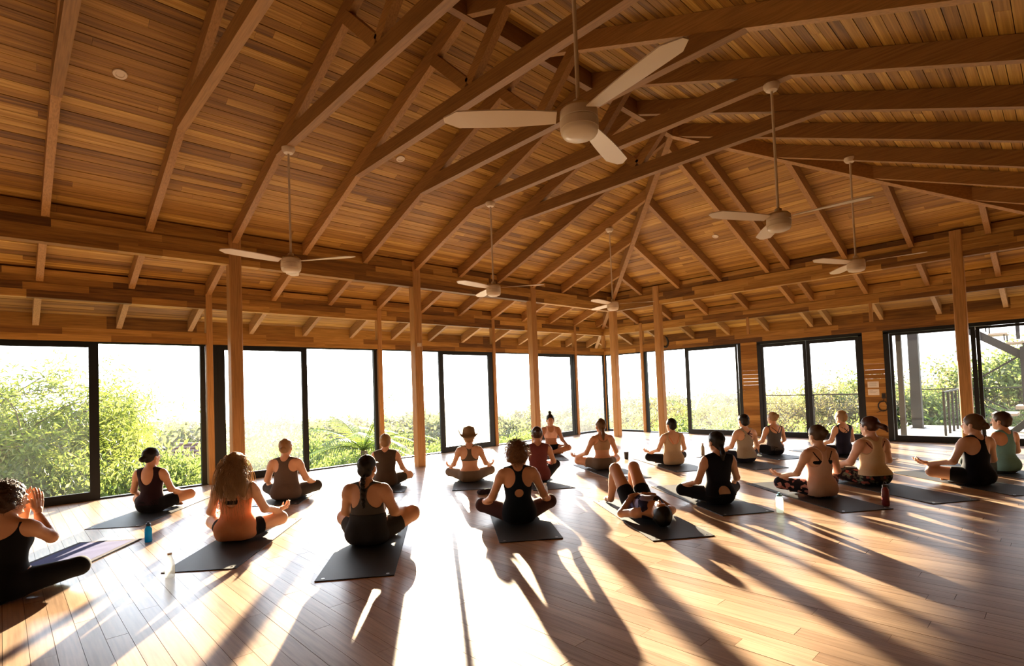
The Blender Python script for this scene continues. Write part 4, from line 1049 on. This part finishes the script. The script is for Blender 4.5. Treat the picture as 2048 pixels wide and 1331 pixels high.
# morning haze lying over the slope
def haze_box(x0, x1, y0, y1, z0, z1, dens, label):
    m, nt, out = new_mat('haze'); vsn = nt.nodes.new('ShaderNodeVolumeScatter'); vsn.inputs['Density'].default_value = dens; vsn.inputs['Anisotropy'].default_value = .3; vsn.inputs['Color'].default_value = (1, .98, .95, 1)
    nt.links.new(vsn.outputs[0], out.inputs['Volume']); o = MB().box(x0, x1, y0, y1, z0, z1).build('haze', m); tag(o, label, 'haze', kind='stuff')
haze_box(-320, 300, 22.0, 330, -20, 7, HAZE, 'pale morning haze beyond the end wall')
haze_box(-320, -20.0, -300, 21.95, -20, 7, HAZE, 'pale morning haze over the slope below the windows')

# ------------------------------------------------------------------ yoga mats
M_mat = pmat('mat_charcoal', (.013, .0145, .0165), .55, 0, .35, noise=(35, .25))
M_mat2 = pmat('mat_slate', (.022, .026, .028), .55, 0, .35, noise=(35, .2))
M_towel = pmat('purple_towel', (.034, .046, .21), .95, noise=(50, .15))
M_towel_e = pmat('purple_towel_hem', (.022, .018, .05), .95)
M_steel = pmat('steel', (.5, .5, .5), .3, 1.0)
def mat_slab(w, l, th, x0=0.0, y0=0.0, z0=0.0, wav=0.0):
    m = MB(); nx, ny = 4, 12; v = []; f = []
    for top in (0, 1):
        for j in range(ny+1):
            for i in range(nx+1):
                zz = z0+(th if top else 0)
                v.append((x0-w/2+w*i/nx, y0+l*j/ny, zz+wav*top*abs(math.sin(j*1.7+i))))
    n = (nx+1)*(ny+1)
    for j in range(ny):
        for i in range(nx):
            a = j*(nx+1)+i; f.append((a, a+nx+1, a+nx+2, a+1)); f.append((n+a, n+a+1, n+a+nx+2, n+a+nx+1))
    for i in range(nx): f.append((i, i+1, n+i+1, n+i)); a = ny*(nx+1)+i; f.append((a+1, a, n+a, n+a+1))
    for j in range(ny): a = j*(nx+1); b = a+nx+1; f.append((b, a, n+a, n+b)); a += nx; b += nx; f.append((a, b, n+b, n+a))
    return m.raw(v, f)
MAT_ME = mat_slab(.61, 1.80, .006).mesh('mat'); MAT_ME.materials.append(M_mat)
MAT_ME2 = mat_slab(.61, 1.80, .006).mesh('mat'); MAT_ME2.materials.append(M_mat2)
_e = MB(); 
for i in range(12): pass
_e.lathe([(.007, .0), (.007, .0016), (.013, .0016), (.0135, 0)], 14); EYE_ME = _e.mesh('eyelet'); EYE_ME.materials.append(M_steel)
MAT_G = 'yoga mats on the floor'
def yoga_mat(near, head, label, dark=True, eyelets=True):
    t = empty('yoga_mat', (near[0], near[1], 0.0005), R(head-90)); tag(t, label, 'yoga mat', MAT_G)
    link('sheet', MAT_ME if dark else MAT_ME2, None, t)
    if eyelets:
        for s in (-1, 1):
            for yy in (.045, 1.755):
                e = link('eyelet', EYE_ME, None, t); e.location = (s*.25, yy, .006)
    return t
def away(px, py, d):
    c = floor_at(px, py); v = Vector((c.x, c.y, 0)).normalized(); return Vector((c.x+v.x*d, c.y+v.y*d, .0065))
yoga_mat((-5.65, -.27), 142, 'charcoal mat under the purple towel at the left edge')
yoga_mat((-7.78, .93), 141, 'charcoal mat under the dark-haired person in black nearest the left windows')
yoga_mat((-5.185, 1.205), 141, 'charcoal mat under the long-haired person in orange')
yoga_mat((-3.96, 2.0), 143.5, 'charcoal mat under the person in the dark cap with a braid')
yoga_mat((-7.45, 2.65), 141, 'charcoal mat under the blond person in grey')
yoga_mat((-6.96, 3.99), 142, 'dark mat under the person in the tan cap')
yoga_mat((-6.06, 4.94), 140, 'dark mat under the person in the straw hat', False)
yoga_mat((-3.60, 3.62), 143, 'charcoal mat under the curly-haired person in navy')
yoga_mat((-5.12, 5.65), 147, 'dark mat under the person in the maroon top', False)
yoga_mat((-4.68, 6.95), 150, 'dark mat under the person in the beige bra top', False)
yoga_mat((-2.545, 4.555), 145, 'charcoal mat under the person lying on their back')
yoga_mat((-4.30, 8.10), 146, 'dark mat under the short-haired person in cream', False)
yoga_mat((-2.47, 5.81), 146, 'charcoal mat under the ponytailed person in black')
yoga_mat((-3.385, 8.925), 147, 'dark mat under the dark-haired person in pale grey', False)
yoga_mat((-3.50, 10.22), 150, 'dark mat under the blond person in grey before the double door', False)
yoga_mat((-1.565, 6.66), 144, 'charcoal mat under the person in the pale pink top')
yoga_mat((-.945, 7.65), 146, 'charcoal mat under the person in the pale yellow top')
yoga_mat((-2.26, 10.77), 151, 'dark mat under the fair-haired person in navy cross straps', False)
yoga_mat((-.33, 8.60), 142, 'charcoal mat under the person in black before the rightmost column')
yoga_mat((-.10, 9.82), 145, 'dark mat under the person in teal', False)
yoga_mat((-8.45, 8.96), 140-180, 'thin mat under the instructor facing the class', False)
t = empty('mat_towel', (-5.65, -.27, .0085), R(142-90)); tag(t, 'purple towel spread over the leftmost mat', 'towel')
mat_slab(.50, 1.66, .003, 0, .07, 0, .002).build('cloth', M_towel, t)
for s in (-1, 1): mat_slab(.05, 1.76, .0036, s*.275, .02).build('hem', M_towel_e, t)
mat_slab(.50, .06, .0036, 0, 1.72).build('hem', M_towel_e, t); mat_slab(.50, .05, .0036, 0, .02).build('hem', M_towel_e, t)

# ------------------------------------------------------------------ the class
def racer(w=1.0, a=1.0, low=0.0):
    c = []
    for s in (-1, 1):
        c.append(((s*.152*w, -.085, .485-low), (.118*a, .10, .125*a))); c.append(((s*.19*w, .03, .50), (.062, .15, .10)))
    c += [((0, .07, .59), (.078, .13, .10)), ((0, -.09, .607), (.060, .08, .062))]; return c
def sleeveless(w=1.0):
    c = [((s*.215*w, -.01, .50), (.062, .14, .085)) for s in (-1, 1)]; return c+[((0, .05, .61), (.075, .10, .075)), ((0, -.08, .62), (.06, .06, .05))]
def scoop(w=1.0):
    return [((s*.20*w, -.01, .50), (.062, .14, .10)) for s in (-1, 1)]+[((0, -.12, .52), (.088, .10, .155)), ((0, .07, .59), (.085, .13, .11))]
BLACKC = (.005, .0056, .009)
def top(mat, col, cuts, **k): return dict(k='top', mat=mat, col=col, cuts=cuts, **k)
def bot(mat, col, leg, **k): return dict(k='bottom', mat=mat, col=col, leg=leg, **k)
UP = (0, 0, 1)
def mud(sd, ox=0): return ('mudra', (.25*(1 if sd == 'R' else -1), .95, .05), UP)
PALMUP = dict(handL=mud('L'), handR=mud('R'), J=dict(wrL=(-.325, .245, .225), wrR=(.325, .245, .225), elL=(-.26, .05, .285), elR=(.26, .05, .285)))
def merge(*ds):
    out = {}
    for d in ds:
        for k, v in d.items():
            if k == 'J': out['J'] = {**out.get('J', {}), **v}
            else: out[k] = v
    return out
def cap_fn(mat, brim=True):
    def fn(t, HR, hc, J):
        pr = [('e', (0, -.012, .036), (.088, .105, .092))]
        def f(P):
            d = fprims(P, pr, .01); d = np.maximum(d, -P[:, 2]+.012+P[:, 1]*.10); d = np.maximum(d, -(d+.012)) if False else d
            b = ellip(P, (0, .125, .028), (.070, .075, .009))
            return smin(d, b, .006) if brim else d
        v, q = surf(f, (-.12, -.15, -.04), (.12, .23, .16), .006); link('cap', np_mesh('cap', v@HR.T+hc, q), mat, t)
        m = MB(); m.tube([(0, -.02, .126), (0, -.02, .134)], [.009, .006], 8); vv = np.array([tuple(a) for a in m.v])@HR.T+hc
        link('cap_button', MB().raw(vv, m.f).mesh('b'), mat, t)
    return fn
def straw_hat(t, HR, hc, J):
    m = MB(); n = 36; v = []; f = []
    prof = [(.168, 1.0), (.162, .72), (.148, .40), (.126, .14), (.102, .0), (.099, .03), (.095, .06), (.085, .09), (.060, .104), (.03, .100), (.001, .094)]
    for i, (r, z) in enumerate(prof):
        for k in range(n):
            a = 2*math.pi*k/n; sx = abs(math.cos(a)); rr = r*(1+.05*math.sin(a)**2)
            if i < 5: zz = z*(.080*sx**3.5-.055*(1-sx**3.5)); rr *= 1.06-.08*sx**3*z
            else: zz = z*1.15+(.012*(1-sx) if i >= 7 else 0)
            v.append((rr*math.cos(a), rr*math.sin(a)*1.08-.012, zz+.050))
    for i in range(len(prof)-1):
        for k in range(n): f.append((i*n+k, i*n+(k+1) % n, (i+1)*n+(k+1) % n, (i+1)*n+k))
    vv = np.array(v)@HR.T+hc; m.raw([tuple(q) for q in vv], f); m.smooth = True
    o = m.build('straw_hat', pmat('straw', (.24, .17, .095), .9, noise=(120, .3)), t); o.modifiers.new('thick', 'SOLIDIFY').thickness = .004
    mb = MB(); mb.lathe([(.1005, .005), (.099, .026)], 36); bb = np.array(mb.v); bb[:, 1] = bb[:, 1]*1.08-.012; bb[:, 2] += .050
    link('hat_band', MB().raw([tuple(q) for q in bb@HR.T+hc], mb.f[:-2]).mesh('band'), pmat('hat_band', (.10, .06, .03), .8), t)

G = lambda px, py, d=.12: away(px, py, d)
person('person with curly brown hair and raised joined hands at the left edge', G(8, 1206, .08)+Vector((0, 0, .006)), 140, dict(res=.0085, s=1.02, skin='tan', hrot=(-24, -8, 0), lean=.03,
    J=dict(elL=(-.17, .14, .36), elR=(.235, .135, .40), wrL=(-.005, .20, .575), wrR=(.075, .215, .565)), handL=('flat', (.10, .10, 1), (1, -.15, -.1)), handR=('flat', (-.06, .10, 1), (-1, .1, -.1)),
    clothes=[top('black_top_a', BLACKC, scoop()[:2]+[((0, -.1, .56), (.15, .14, .12)), ((0, .1, .57), (.12, .14, .10))], z1=.56), bot('black_leggings', BLACKC, 2.0)],
    hair=dict(s='curly', c='brown', col=(.075, .032, .014), vol=.008, lump=.007, freq=95, strand=(5, 420, (0, -.03, .02), .095, .10, .10, -.07, .035, .010, .2, .0017))))
person('dark-haired person in a black scoop-back top near the left windows', G(303, 1027), 138, dict(s=.99, skin='tan', hrot=(-18, 0, 0), res=.0095,
    J=dict(kneeR=(.34, .30, .17), wrR=(.27, .25, .20)),
    clothes=[top('burgundy_black_top', (.020, .008, .014), scoop()), bot('black_shorts', BLACKC, .55)], hair=dict(s='bun_low', c='black', col=(.014, .010, .008), vol=.006)))
person('person with long wavy blond hair in an orange tank top', G(473, 1086), 141, merge(PALMUP, dict(res=.008, s=1.03, skin='fair', hip=1.06,
    clothes=[top('orange_top', (.92, .44, .25), [((0, -.12, .40), (.062, .09, .062)), ((0, -.12, .47), (.055, .09, .08))]+racer(1.0, .80), z0=.02, tr=.45, t=.011, fold=.003, flare=.016),
             dict(k='straps', mat='black_bra', col=BLACKC, t=.006, seg=[((-.05, .385), (.05, .385), .020), ((-.05, .40), (-.025, .56), .0045), ((.0, .40), (0, .56), .0045), ((.05, .40), (.025, .56), .0045)]),
             bot('black_shorts', BLACKC, .42)],
    hair=dict(s='long', c='blond', col=(.37, .245, .135), vol=.018, lump=.007, freq=60, strand=(9, 520, (0, -.03, .0), .095, .10, .11, -.10, .15, .013, 1.0, .0019)))))
person('blond person in a grey racerback tank and grey leggings by the window', G(573, 1002), 141, dict(res=.0095, s=1.0, w=1.08, belly=1.16, hip=1.14, skin='fair', limb=1.1,
    clothes=[top('heather_top', (.115, .088, .080), racer(1.08, .85), z0=.03, t=.010, flare=.014), bot('grey_leggings', (.045, .042, .042), 2.0)], hair=dict(s='bun_low', c='sand', col=(.42, .285, .15), vol=.007)))
def braid(t, HR, hc, J):
    m = MB(); pts = []; rad = []
    for i in range(40):
        k = i/39; pts.append((.006*math.sin(k*42), -.085-.035*math.sin(k*2.6)-.004*math.cos(k*42), .66-.30*k)); rad.append((.021-.008*k)*(1+.18*abs(math.sin(k*21))))
    m.tube(pts, rad, 8); m.smooth = True; m.build('braid', hair_mat('hair_black', (.014, .010, .008)), t)
person('person in a dark cap with a long dark braid down the back', G(737, 1094), 131, dict(res=.008, s=1.0, w=1.06, belly=1.28, limb=1.2, bust=.35, skin='tan', hip=1.17,
    J=dict(kneeL=(-.34, .27, .19), kneeR=(.36, .28, .22), wrR=(.28, .23, .27), wrL=(-.22, .25, .27), elL=(-.235, .06, .30), elR=(.255, .03, .30)),
    clothes=[top('slate_top', (.070, .068, .072), racer(1.02, 1.05, .01), z0=.28, t=.008), top('navy_shirt', (.026, .030, .040), [], z0=.02, z1=.295, t=.011, flare=.012, name='waist_wrap'), bot('dark_shorts', (.030, .030, .034), .62)],
    hair=dict(s='short', c='black', col=(.014, .010, .008), vol=.002), extra=[cap_fn(pmat('navy_cap', (.016, .020, .030), .8)), braid]))
person('person in a tan cap and brown sleeveless shirt before the palm window', G(773, 976), 142, dict(s=.96, w=1.06, skin='fair', bust=.4,
    clothes=[top('brown_shirt', (.075, .058, .045), sleeveless(1.06), z0=.03, t=.012, flare=.010), bot('olive_shorts', (.050, .045, .036), .7)],
    hair=dict(s='short', c='sand', col=(.42, .285, .15), vol=.003), extra=[cap_fn(pmat('tan_cap', (.52, .36, .20), .8, trans=.15))]))
person('person in a straw hat and grey racerback bra top', G(941, 966), 140, merge(PALMUP, dict(s=.97, skin='fair',
    clothes=[top('taupe_bra', (.14, .115, .095), racer(1, 1.02), z0=.345), bot('taupe_leggings', (.17, .145, .12), 2.0, zt=.185)], hair=dict(s='short', c='sand', col=(.42, .285, .15), vol=.004), extra=[straw_hat])))
person('curly-haired person in a navy racerback with a keyhole back', G(1039, 1051), 142, dict(res=.008, s=1.03, skin='tan', hrot=(0, 8, 0),
    J=dict(elL=(-.27, .02, .275), elR=(.27, .02, .275), wrL=(-.335, .20, .19), wrR=(.335, .20, .19), kneeL=(-.37, .25, .15), kneeR=(.37, .25, .15)),
    clothes=[top('navy_top', (.005, .011, .022), [((0, -.14, .318), (.058, .09, .050))]+racer(1, 1.0), z0=.02, t=.009, flare=.008), bot('plum_leggings', (.045, .020, .022), 2.0)],
    hair=dict(s='curly', c='auburn', col=(.26, .135, .055), vol=.010, lump=.008, freq=80, strand=(13, 520, (0, -.03, .025), .10, .105, .105, -.075, .040, .012, .25, .0018))))
person('person in a maroon sleeveless top with hair pinned up', G(1078, 966), 140, dict(s=.99, skin='tan', w=.98, hrot=(0, 0, 0),
    J=dict(kneeR=(.31, .28, .22), wrR=(.20, .24, .27), elR=(.245, .04, .30)),
    clothes=[top('maroon_top', (.17, .050, .052), sleeveless(.98), z0=.03, t=.011, flare=.012), bot('black_leggings', BLACKC, 2.0)], hair=dict(s='bun_high', c='brown', col=(.075, .032, .014), vol=.006)))
person('instructor facing the class in a pale pink bra top with a topknot', G(1103, 908, .16), 318, dict(res=.009, s=1.0, skin='brown', bust=1.15, hrot=(0, -4, 0),
    clothes=[top('blush_bra', (.72, .46, .37), [((s*.17, .03, .52), (.085, .16, .11)) for s in (-1, 1)]+[((0, .10, .56), (.07, .12, .10)), ((0, -.10, .56), (.08, .08, .09))], z0=.335), bot('black_shorts', BLACKC, .35, zt=.2)], hair=dict(s='topknot', c='black', col=(.014, .010, .008), vol=.005)))
person('blond ponytailed person in a beige bra top', G(1206, 941), 146, merge(PALMUP, dict(s=1.02, skin='tan', w=.95, J=dict(wrL=(-.36, .28, .20)),
    clothes=[top('beige_bra', (.40, .27, .17), [((s*.155, -.05, .53), (.075, .16, .105)) for s in (-1, 1)]+[((0, -.10, .56), (.085, .09, .085)), ((0, .1, .57), (.07, .12, .10))], z0=.33), bot('taupe_shorts', (.15, .12, .095), .5)], hair=dict(s='pony_low', c='darkblond', col=(.17, .095, .04), vol=.006)), ))
person('short-haired person in a cream top with thin peach straps', G(1347, 932), 148, merge(PALMUP, dict(s=.96, w=1.06, belly=1.12, hip=1.1, skin='fair', hrot=(10, 0, 0),
    clothes=[top('cream_top', (.56, .46, .32), [((0, -.12, .53), (.13, .10, .15)), ((0, .1, .57), (.12, .14, .10))]+[((s*.20, 0, .50), (.06, .16, .10)) for s in (-1, 1)], z0=.02, t=.010, flare=.008, tr=.12),
             dict(k='straps', mat='peach_strap', col=(.75, .28, .16), t=.008, seg=[((-.10, .53), (-.02, .37), .006), ((.10, .53), (.02, .37), .006), ((-.02, .37), (.03, .30), .010)]), bot('black_leggings', BLACKC, 2.0)],
    hair=dict(s='short', c='black', col=(.014, .010, .008), vol=.004))))
person('ponytailed person in a black open-back sleeveless shirt', G(1440, 1011), 144, dict(res=.0085, s=.99, w=1.0, skin='tan', hrot=(8, 0, 0),
    J=dict(elL=(-.255, .01, .275), wrL=(-.31, .22, .21)),
    clothes=[top('black_shirt', (.006, .007, .013), [((0, -.14, .155), (.075, .09, .075))]+sleeveless(), z0=.10, t=.012, flare=.012), bot('black_leggings', BLACKC, 2.0, zt=.13)], hair=dict(s='pony_low', c='black', col=(.014, .010, .008), vol=.007)))
person('dark-haired person in a pale grey tank with purple straps', G(1492, 926), 146, dict(s=.99, skin='fair', hrot=(6, 0, 0),
    clothes=[top('pale_grey_top', (.36, .34, .29), racer(1, .85)+[((.06, -.1, .53), (.07, .08, .06))], z0=.08, t=.012, flare=.008), dict(k='straps', mat='purple_strap', col=(.045, .022, .050), t=.008, seg=[((-.07, .55), (.09, .44), .010), ((.07, .55), (-.05, .47), .012), ((-.02, .52), (.10, .49), .010)]), bot('navy_leggings', (.010, .012, .030), 2.0)],
    hair=dict(s='short', c='black', col=(.014, .010, .008), vol=.006)))
person('blond person in a grey cross-strap top before the double door', G(1550, 911), 147, dict(s=.95, skin='tan', hrot=(8, 0, 0),
    clothes=[top('steel_top', (.085, .085, .090), [((0, -.12, .56), (.15, .12, .13)), ((0, .1, .57), (.12, .14, .10))]+[((s*.20, 0, .50), (.06, .16, .09)) for s in (-1, 1)], z0=.09), dict(k='straps', mat='steel_strap', col=(.05, .05, .055), t=.007, seg=[((-.09, .55), (.06, .40), .008), ((.09, .55), (-.02, .40), .008)]), bot('black_shorts', BLACKC, .5)],
    hair=dict(s='bun_high', c='sand', col=(.42, .285, .15), vol=.006)))
person('person in a pale pink racerback tank with patterned leggings', G(1643, 997), 142, merge(PALMUP, dict(res=.0085, s=1.01, skin='fair', hrot=(6, 0, 0),
    clothes=[top('pale_pink_top', (.80, .58, .50), racer(1, 1.05), z0=.02, t=.011, flare=.014, tr=.15, fold=.002), dict(k='straps', mat='black_bra', col=BLACKC, t=.006, seg=[((-.12, .54), (-.05, .43), .006), ((.12, .54), (.05, .43), .006), ((-.10, .415), (.10, .415), .022)]),
             bot('pink_pattern_leggings', (.014, .014, .024), 2.0, pat=([(.40, .17, .17), (.55, .30, .28)], 26))], hair=dict(s='bun_high', c='ash', col=(.105, .060, .032), vol=.008, lump=.004))))
person('fair-haired person in a navy cross-strap top farthest along the end wall', G(1688, 913), 149, dict(s=.96, skin='fair', w=.98, hrot=(10, 0, 0),
    clothes=[top('navy_cross_top', (.016, .018, .042), [((-.03, -.12, .545), (.12, .12, .11)), ((0, .1, .57), (.12, .14, .10))]+[((s*.20, 0, .52), (.05, .16, .08)) for s in (-1, 1)], z0=.05, t=.010, flare=.008), dict(k='straps', mat='navy_strap', col=(.012, .012, .03), t=.007, seg=[((-.10, .55), (.07, .43), .006), ((.10, .55), (-.07, .43), .006), ((-.05, .56), (.02, .43), .006)]), bot('black_leggings', BLACKC, 2.0)],
    hair=dict(s='short', c='sand', col=(.42, .285, .15), vol=.007)))
person('auburn ponytailed person in a pale yellow tank and floral leggings', G(1748, 972), 143, merge(PALMUP, dict(res=.009, s=1.05, w=1.03, hip=1.16, belly=1.06, limb=1.1, skin='fair', hrot=(14, 0, 0),
    clothes=[top('pale_yellow_top', (.80, .67, .46), racer(1.03, .82), z0=.13, t=.012, flare=.012, tr=.12), dict(k='straps', mat='maroon_bra', col=(.10, .02, .02), t=.007, seg=[((-.13, .54), (-.07, .46), .006), ((.13, .54), (.07, .46), .006)]),
             bot('floral_leggings', (.022, .016, .020), 2.0, pat=([(.10, .09, .07), (.42, .12, .09), (.16, .20, .14)], 30))], hair=dict(s='pony_out', c='darkauburn', col=(.085, .028, .014), vol=.008))))
person('blond person in a black racerback and shorts before the rightmost column', G(1957, 972), 141, merge(PALMUP, dict(res=.009, s=1.05, w=1.04, limb=1.06, skin='fair', hrot=(22, 0, 0), J=dict(wrL=(-.35, .30, .23)),
    clothes=[top('black_racer_top', (.005, .006, .013), racer(1.04, 1.08), z0=.02, t=.010, flare=.012), bot('black_shorts', BLACKC, .5)], hair=dict(s='bun_low', c='darkblond', col=(.17, .095, .04), vol=.008))))
person('short-haired person in a teal tank at the right edge', G(2012, 947), 145, dict(s=1.0, skin='tan', hrot=(18, 0, 0),
    clothes=[top('teal_top', (.15, .35, .40), racer(1, .92), z0=.03, t=.010, flare=.010), dict(k='straps', mat='coral_strap', col=(.75, .10, .10), t=.007, seg=[((.02, .55), (.05, .47), .010)]), bot('teal_grey_leggings', (.05, .07, .07), 2.0)], hair=dict(s='short', c='brown', col=(.075, .032, .014), vol=.009)))
# the one who lies on their back, knees up
def lying():
    J = dict(hipL=(-.09, .03, .105), hipR=(.09, .03, .105), kneeL=(-.135, .36, .445), kneeR=(.10, .37, .45), ankL=(-.15, .52, .06), ankR=(.12, .54, .06), toeL=(-.17, .68, .028), toeR=(.13, .70, .028),
             shL=(-.165, -.40, .095), shR=(.165, -.40, .095), elL=(-.285, -.20, .055), elR=(.285, -.22, .055), wrL=(-.115, -.085, .205), wrR=(.12, -.09, .205))
    tor = [('e', (0, -.13, .115), (.122, .15, .098)), ('e', (0, -.28, .118), (.142, .155, .105)), ('e', (0, -.36, .11), (.135, .085, .085)), ('c', (-.055, -.43, .10), (-.14, -.41, .10), .047, .044), ('c', (.055, -.43, .10), (.14, -.41, .10), .047, .044),
           ('e', (-.064, -.285, .19), (.055, .055, .042)), ('e', (.064, -.285, .19), (.055, .055, .042))]
    pel = [('e', (-.055, .0, .10), (.105, .115, .105)), ('e', (.055, .0, .10), (.105, .115, .105))]
    def ftop(L):
        def f(P):
            d = fprims(P, tor+pel, .05)-.009; d = np.maximum(d, P[:, 1]-.02); d = np.maximum(d, -P[:, 1]-.455)
            for s in (-1, 1): d = np.maximum(d, -ellip(P, (s*.20, -.38, .10), (.06, .09, .14)))
            d = np.maximum(d, -ellip(P, (0, -.46, .16), (.085, .10, .10))); return np.maximum(d, -P[:, 2]+.003)
        return f, (-.25, -.55, -.02), (.25, .12, .28)
    return dict(res=.0085, s=1.0, skin='tan', joints=J, torso=(tor, pel), head=(0, -.585, .122), hrot=(0, 90, 0), neckbase=(0, -.43, .10), handL=('rest', (.75, .35, .06), (.1, .1, -1)), handR=('rest', (-.75, .35, .06), (-.1, .1, -1)),
        clothes=[dict(k='top', mat='navy_lilac_top', col=(.020, .018, .050), pat=([(.10, .09, .22), (.30, .28, .45)], 9), f=ftop), bot('black_shorts', BLACKC, .42, bz=.40, zt=.5)], hair=dict(s='short', c='black', col=(.014, .010, .008), vol=.010))
hd = floor_at(1325, 1052)
ax = Vector((math.cos(R(145)), math.sin(R(145)), 0))
person('person lying on their back with bent knees and hands on the belly', Vector((hd.x, hd.y, .0065))+ax*.60, 145, lying())

# ------------------------------------------------------------------ bottles and small things
def bottle_glass(name, col, a=.75):
    m, nt, out = new_mat(name); N = nt.nodes.new; L = nt.links.new
    t = N('ShaderNodeBsdfTransparent'); t.inputs[0].default_value = (*col, 1); b = N('ShaderNodeBsdfPrincipled'); b.inputs['Base Color'].default_value = (*col, 1); b.inputs['Roughness'].default_value = .08
    tr = N('ShaderNodeBsdfTranslucent'); tr.inputs[0].default_value = (*col, 1); m0 = N('ShaderNodeMixShader'); m0.inputs[0].default_value = .5; L(b.outputs[0], m0.inputs[1]); L(tr.outputs[0], m0.inputs[2])
    ms = N('ShaderNodeMixShader'); ms.inputs[0].default_value = 1-a; L(t.outputs[0], ms.inputs[1]); L(m0.outputs[0], ms.inputs[2]); L(ms.outputs[0], out.inputs[0]); MATS[name] = m; return m
BG = 'water bottles standing on the floor'
def bottle(px, py, prof, mat, cap, capmat, label, name='water_bottle', loop=False):
    p = floor_at(px, py); t = empty(name, (p.x, p.y, 0.0005)); tag(t, label, 'bottle', BG)
    smooth_by_angle(MB().lathe(prof, 20).build('body', mat, t), 50)
    if cap: smooth_by_angle(MB().lathe(cap, 16).build('cap', capmat, t), 50)
    if loop: zt = cap[-1][1]; MB().tube([(.014*math.cos(R(a)), 0, zt+.012+.016*math.sin(R(a))) for a in range(-30, 211, 20)], .0035, 6).build('carry_loop', capmat, t)
    return t
def prof(r, h, neck, nz): return [(r*.92, 0), (r, .008), (r, h*nz), (r*.93, h*(nz+.06)), (neck, h*.93), (neck, h)]
bottle(297, 1083, prof(.034, .165, .022, .78), bottle_glass('blue_plastic', (.02, .42, .62), .35), [(.024, .165), (.024, .188), (.012, .192), (.010, .205)], pmat('navy_plastic', (.01, .03, .07), .4), 'turquoise water bottle at the tip of the purple towel')
bottle(340, 1154, prof(.036, .185, .016, .62), bottle_glass('clear_plastic', (.86, .88, .86), .55), [(.017, .185), (.017, .200)], pmat('tan_cap_plastic', (.5, .36, .2), .5), 'clear plastic bottle at the corner of the mat of the person in orange')
bottle(1091, 989, prof(.033, .14, .018, .7), MATS['clear_plastic'], [(.019, .14), (.019, .158)], pmat('white_cap', (.75, .75, .72), .5), 'clear bottle beside the curly-haired person')
bottle(1253, 917, [(.036, 0), (.04, .01), (.046, .115), (.048, .12), (.046, .126)], pmat('black_cup', (.012, .012, .014), .4), [(.047, .126), (.044, .136)], M_alu, 'black tumbler on the floor right of the person in beige', 'tumbler')
bottle(1406, 909, prof(.036, .20, .02, .74), pmat('brushed_steel', (.30, .26, .20), .35, .9), [(.022, .20), (.022, .236)], M_steel, 'slim steel bottle behind the ponytailed person in black')
bottle(1560, 1024, prof(.037, .175, .026, .84), bottle_glass('frosted_white', (.85, .95, .97), .25), [(.028, .175), (.028, .19), (.012, .194), (.011, .212)], pmat('pale_blue_lid', (.18, .42, .58), .4), 'pale frosted bottle with a blue lid beside the charcoal mat')
bottle(1772, 1010, prof(.037, .205, .024, .82), pmat('maroon_enamel', (.22, .035, .045), .35, 0, .5), [(.026, .205), (.027, .225), (.02, .23)], pmat('dark_lid', (.03, .02, .022), .4), 'maroon metal bottle with a carry loop beside the pink-topped person', loop=True)
bottle(1728, 941, prof(.033, .13, .018, .7), MATS['clear_plastic'], [(.019, .13), (.019, .148)], MATS['pale_blue_lid'], 'clear bottle half hidden behind the pale yellow top')
# dark cloth bundle and sandal-like things
def bundle(px, py, sx, sy, sz, mat, name, label, cat, seed, z=0.0):
    p = floor_at(px, py); g = random.Random(seed); pr = []
    for i in range(9): pr.append(('e', (g.uniform(-.6, .6)*sx, g.uniform(-.6, .6)*sy, sz*g.uniform(.15, .45)), (sx*g.uniform(.3, .55), sy*g.uniform(.3, .55), sz*g.uniform(.35, .6))))
    def f(P):
        d = fprims(P, pr, .01)-.004*np.sin(P[:, 0]*90+3*np.sin(P[:, 1]*40))*np.sin(P[:, 1]*70); return np.maximum(d, -P[:, 2])
    v, q = surf(f, (-sx*1.5, -sy*1.5, -.02), (sx*1.5, sy*1.5, sz*1.5), .006); o = link(name, np_mesh(name, v, q), mat); o.location = (p.x, p.y, z+.001); o.rotation_euler = (0, 0, R(50)); tag(o, label, cat); return o
bundle(975, 986, .15, .08, .085, cloth('dark_plum_cloth', (.030, .022, .035)), 'crumpled_cloth', 'dark crumpled cloth on the floor left of the curly-haired person', 'cloth', 4)
bundle(1584, 866, .24, .09, .06, cloth('orange_cloth', (.70, .16, .06)), 'orange_cloth', 'low pile of orange cloth outside the double door', 'cloth', 6, -.03)
p = floor_at(1250, 952); t = empty('phone', (p.x, p.y, .0075), R(35)); tag(t, 'black phone lying behind the bent knees of the lying person', 'phone'); MB().box(-.038, .038, -.078, .078, 0, .008).build('case', pmat('phone_black', (.01, .01, .012), .2), t); MB().box(-.034, .034, -.073, .073, .008, .0086).build('screen', pmat('phone_screen', (.004, .005, .008), .08), t)
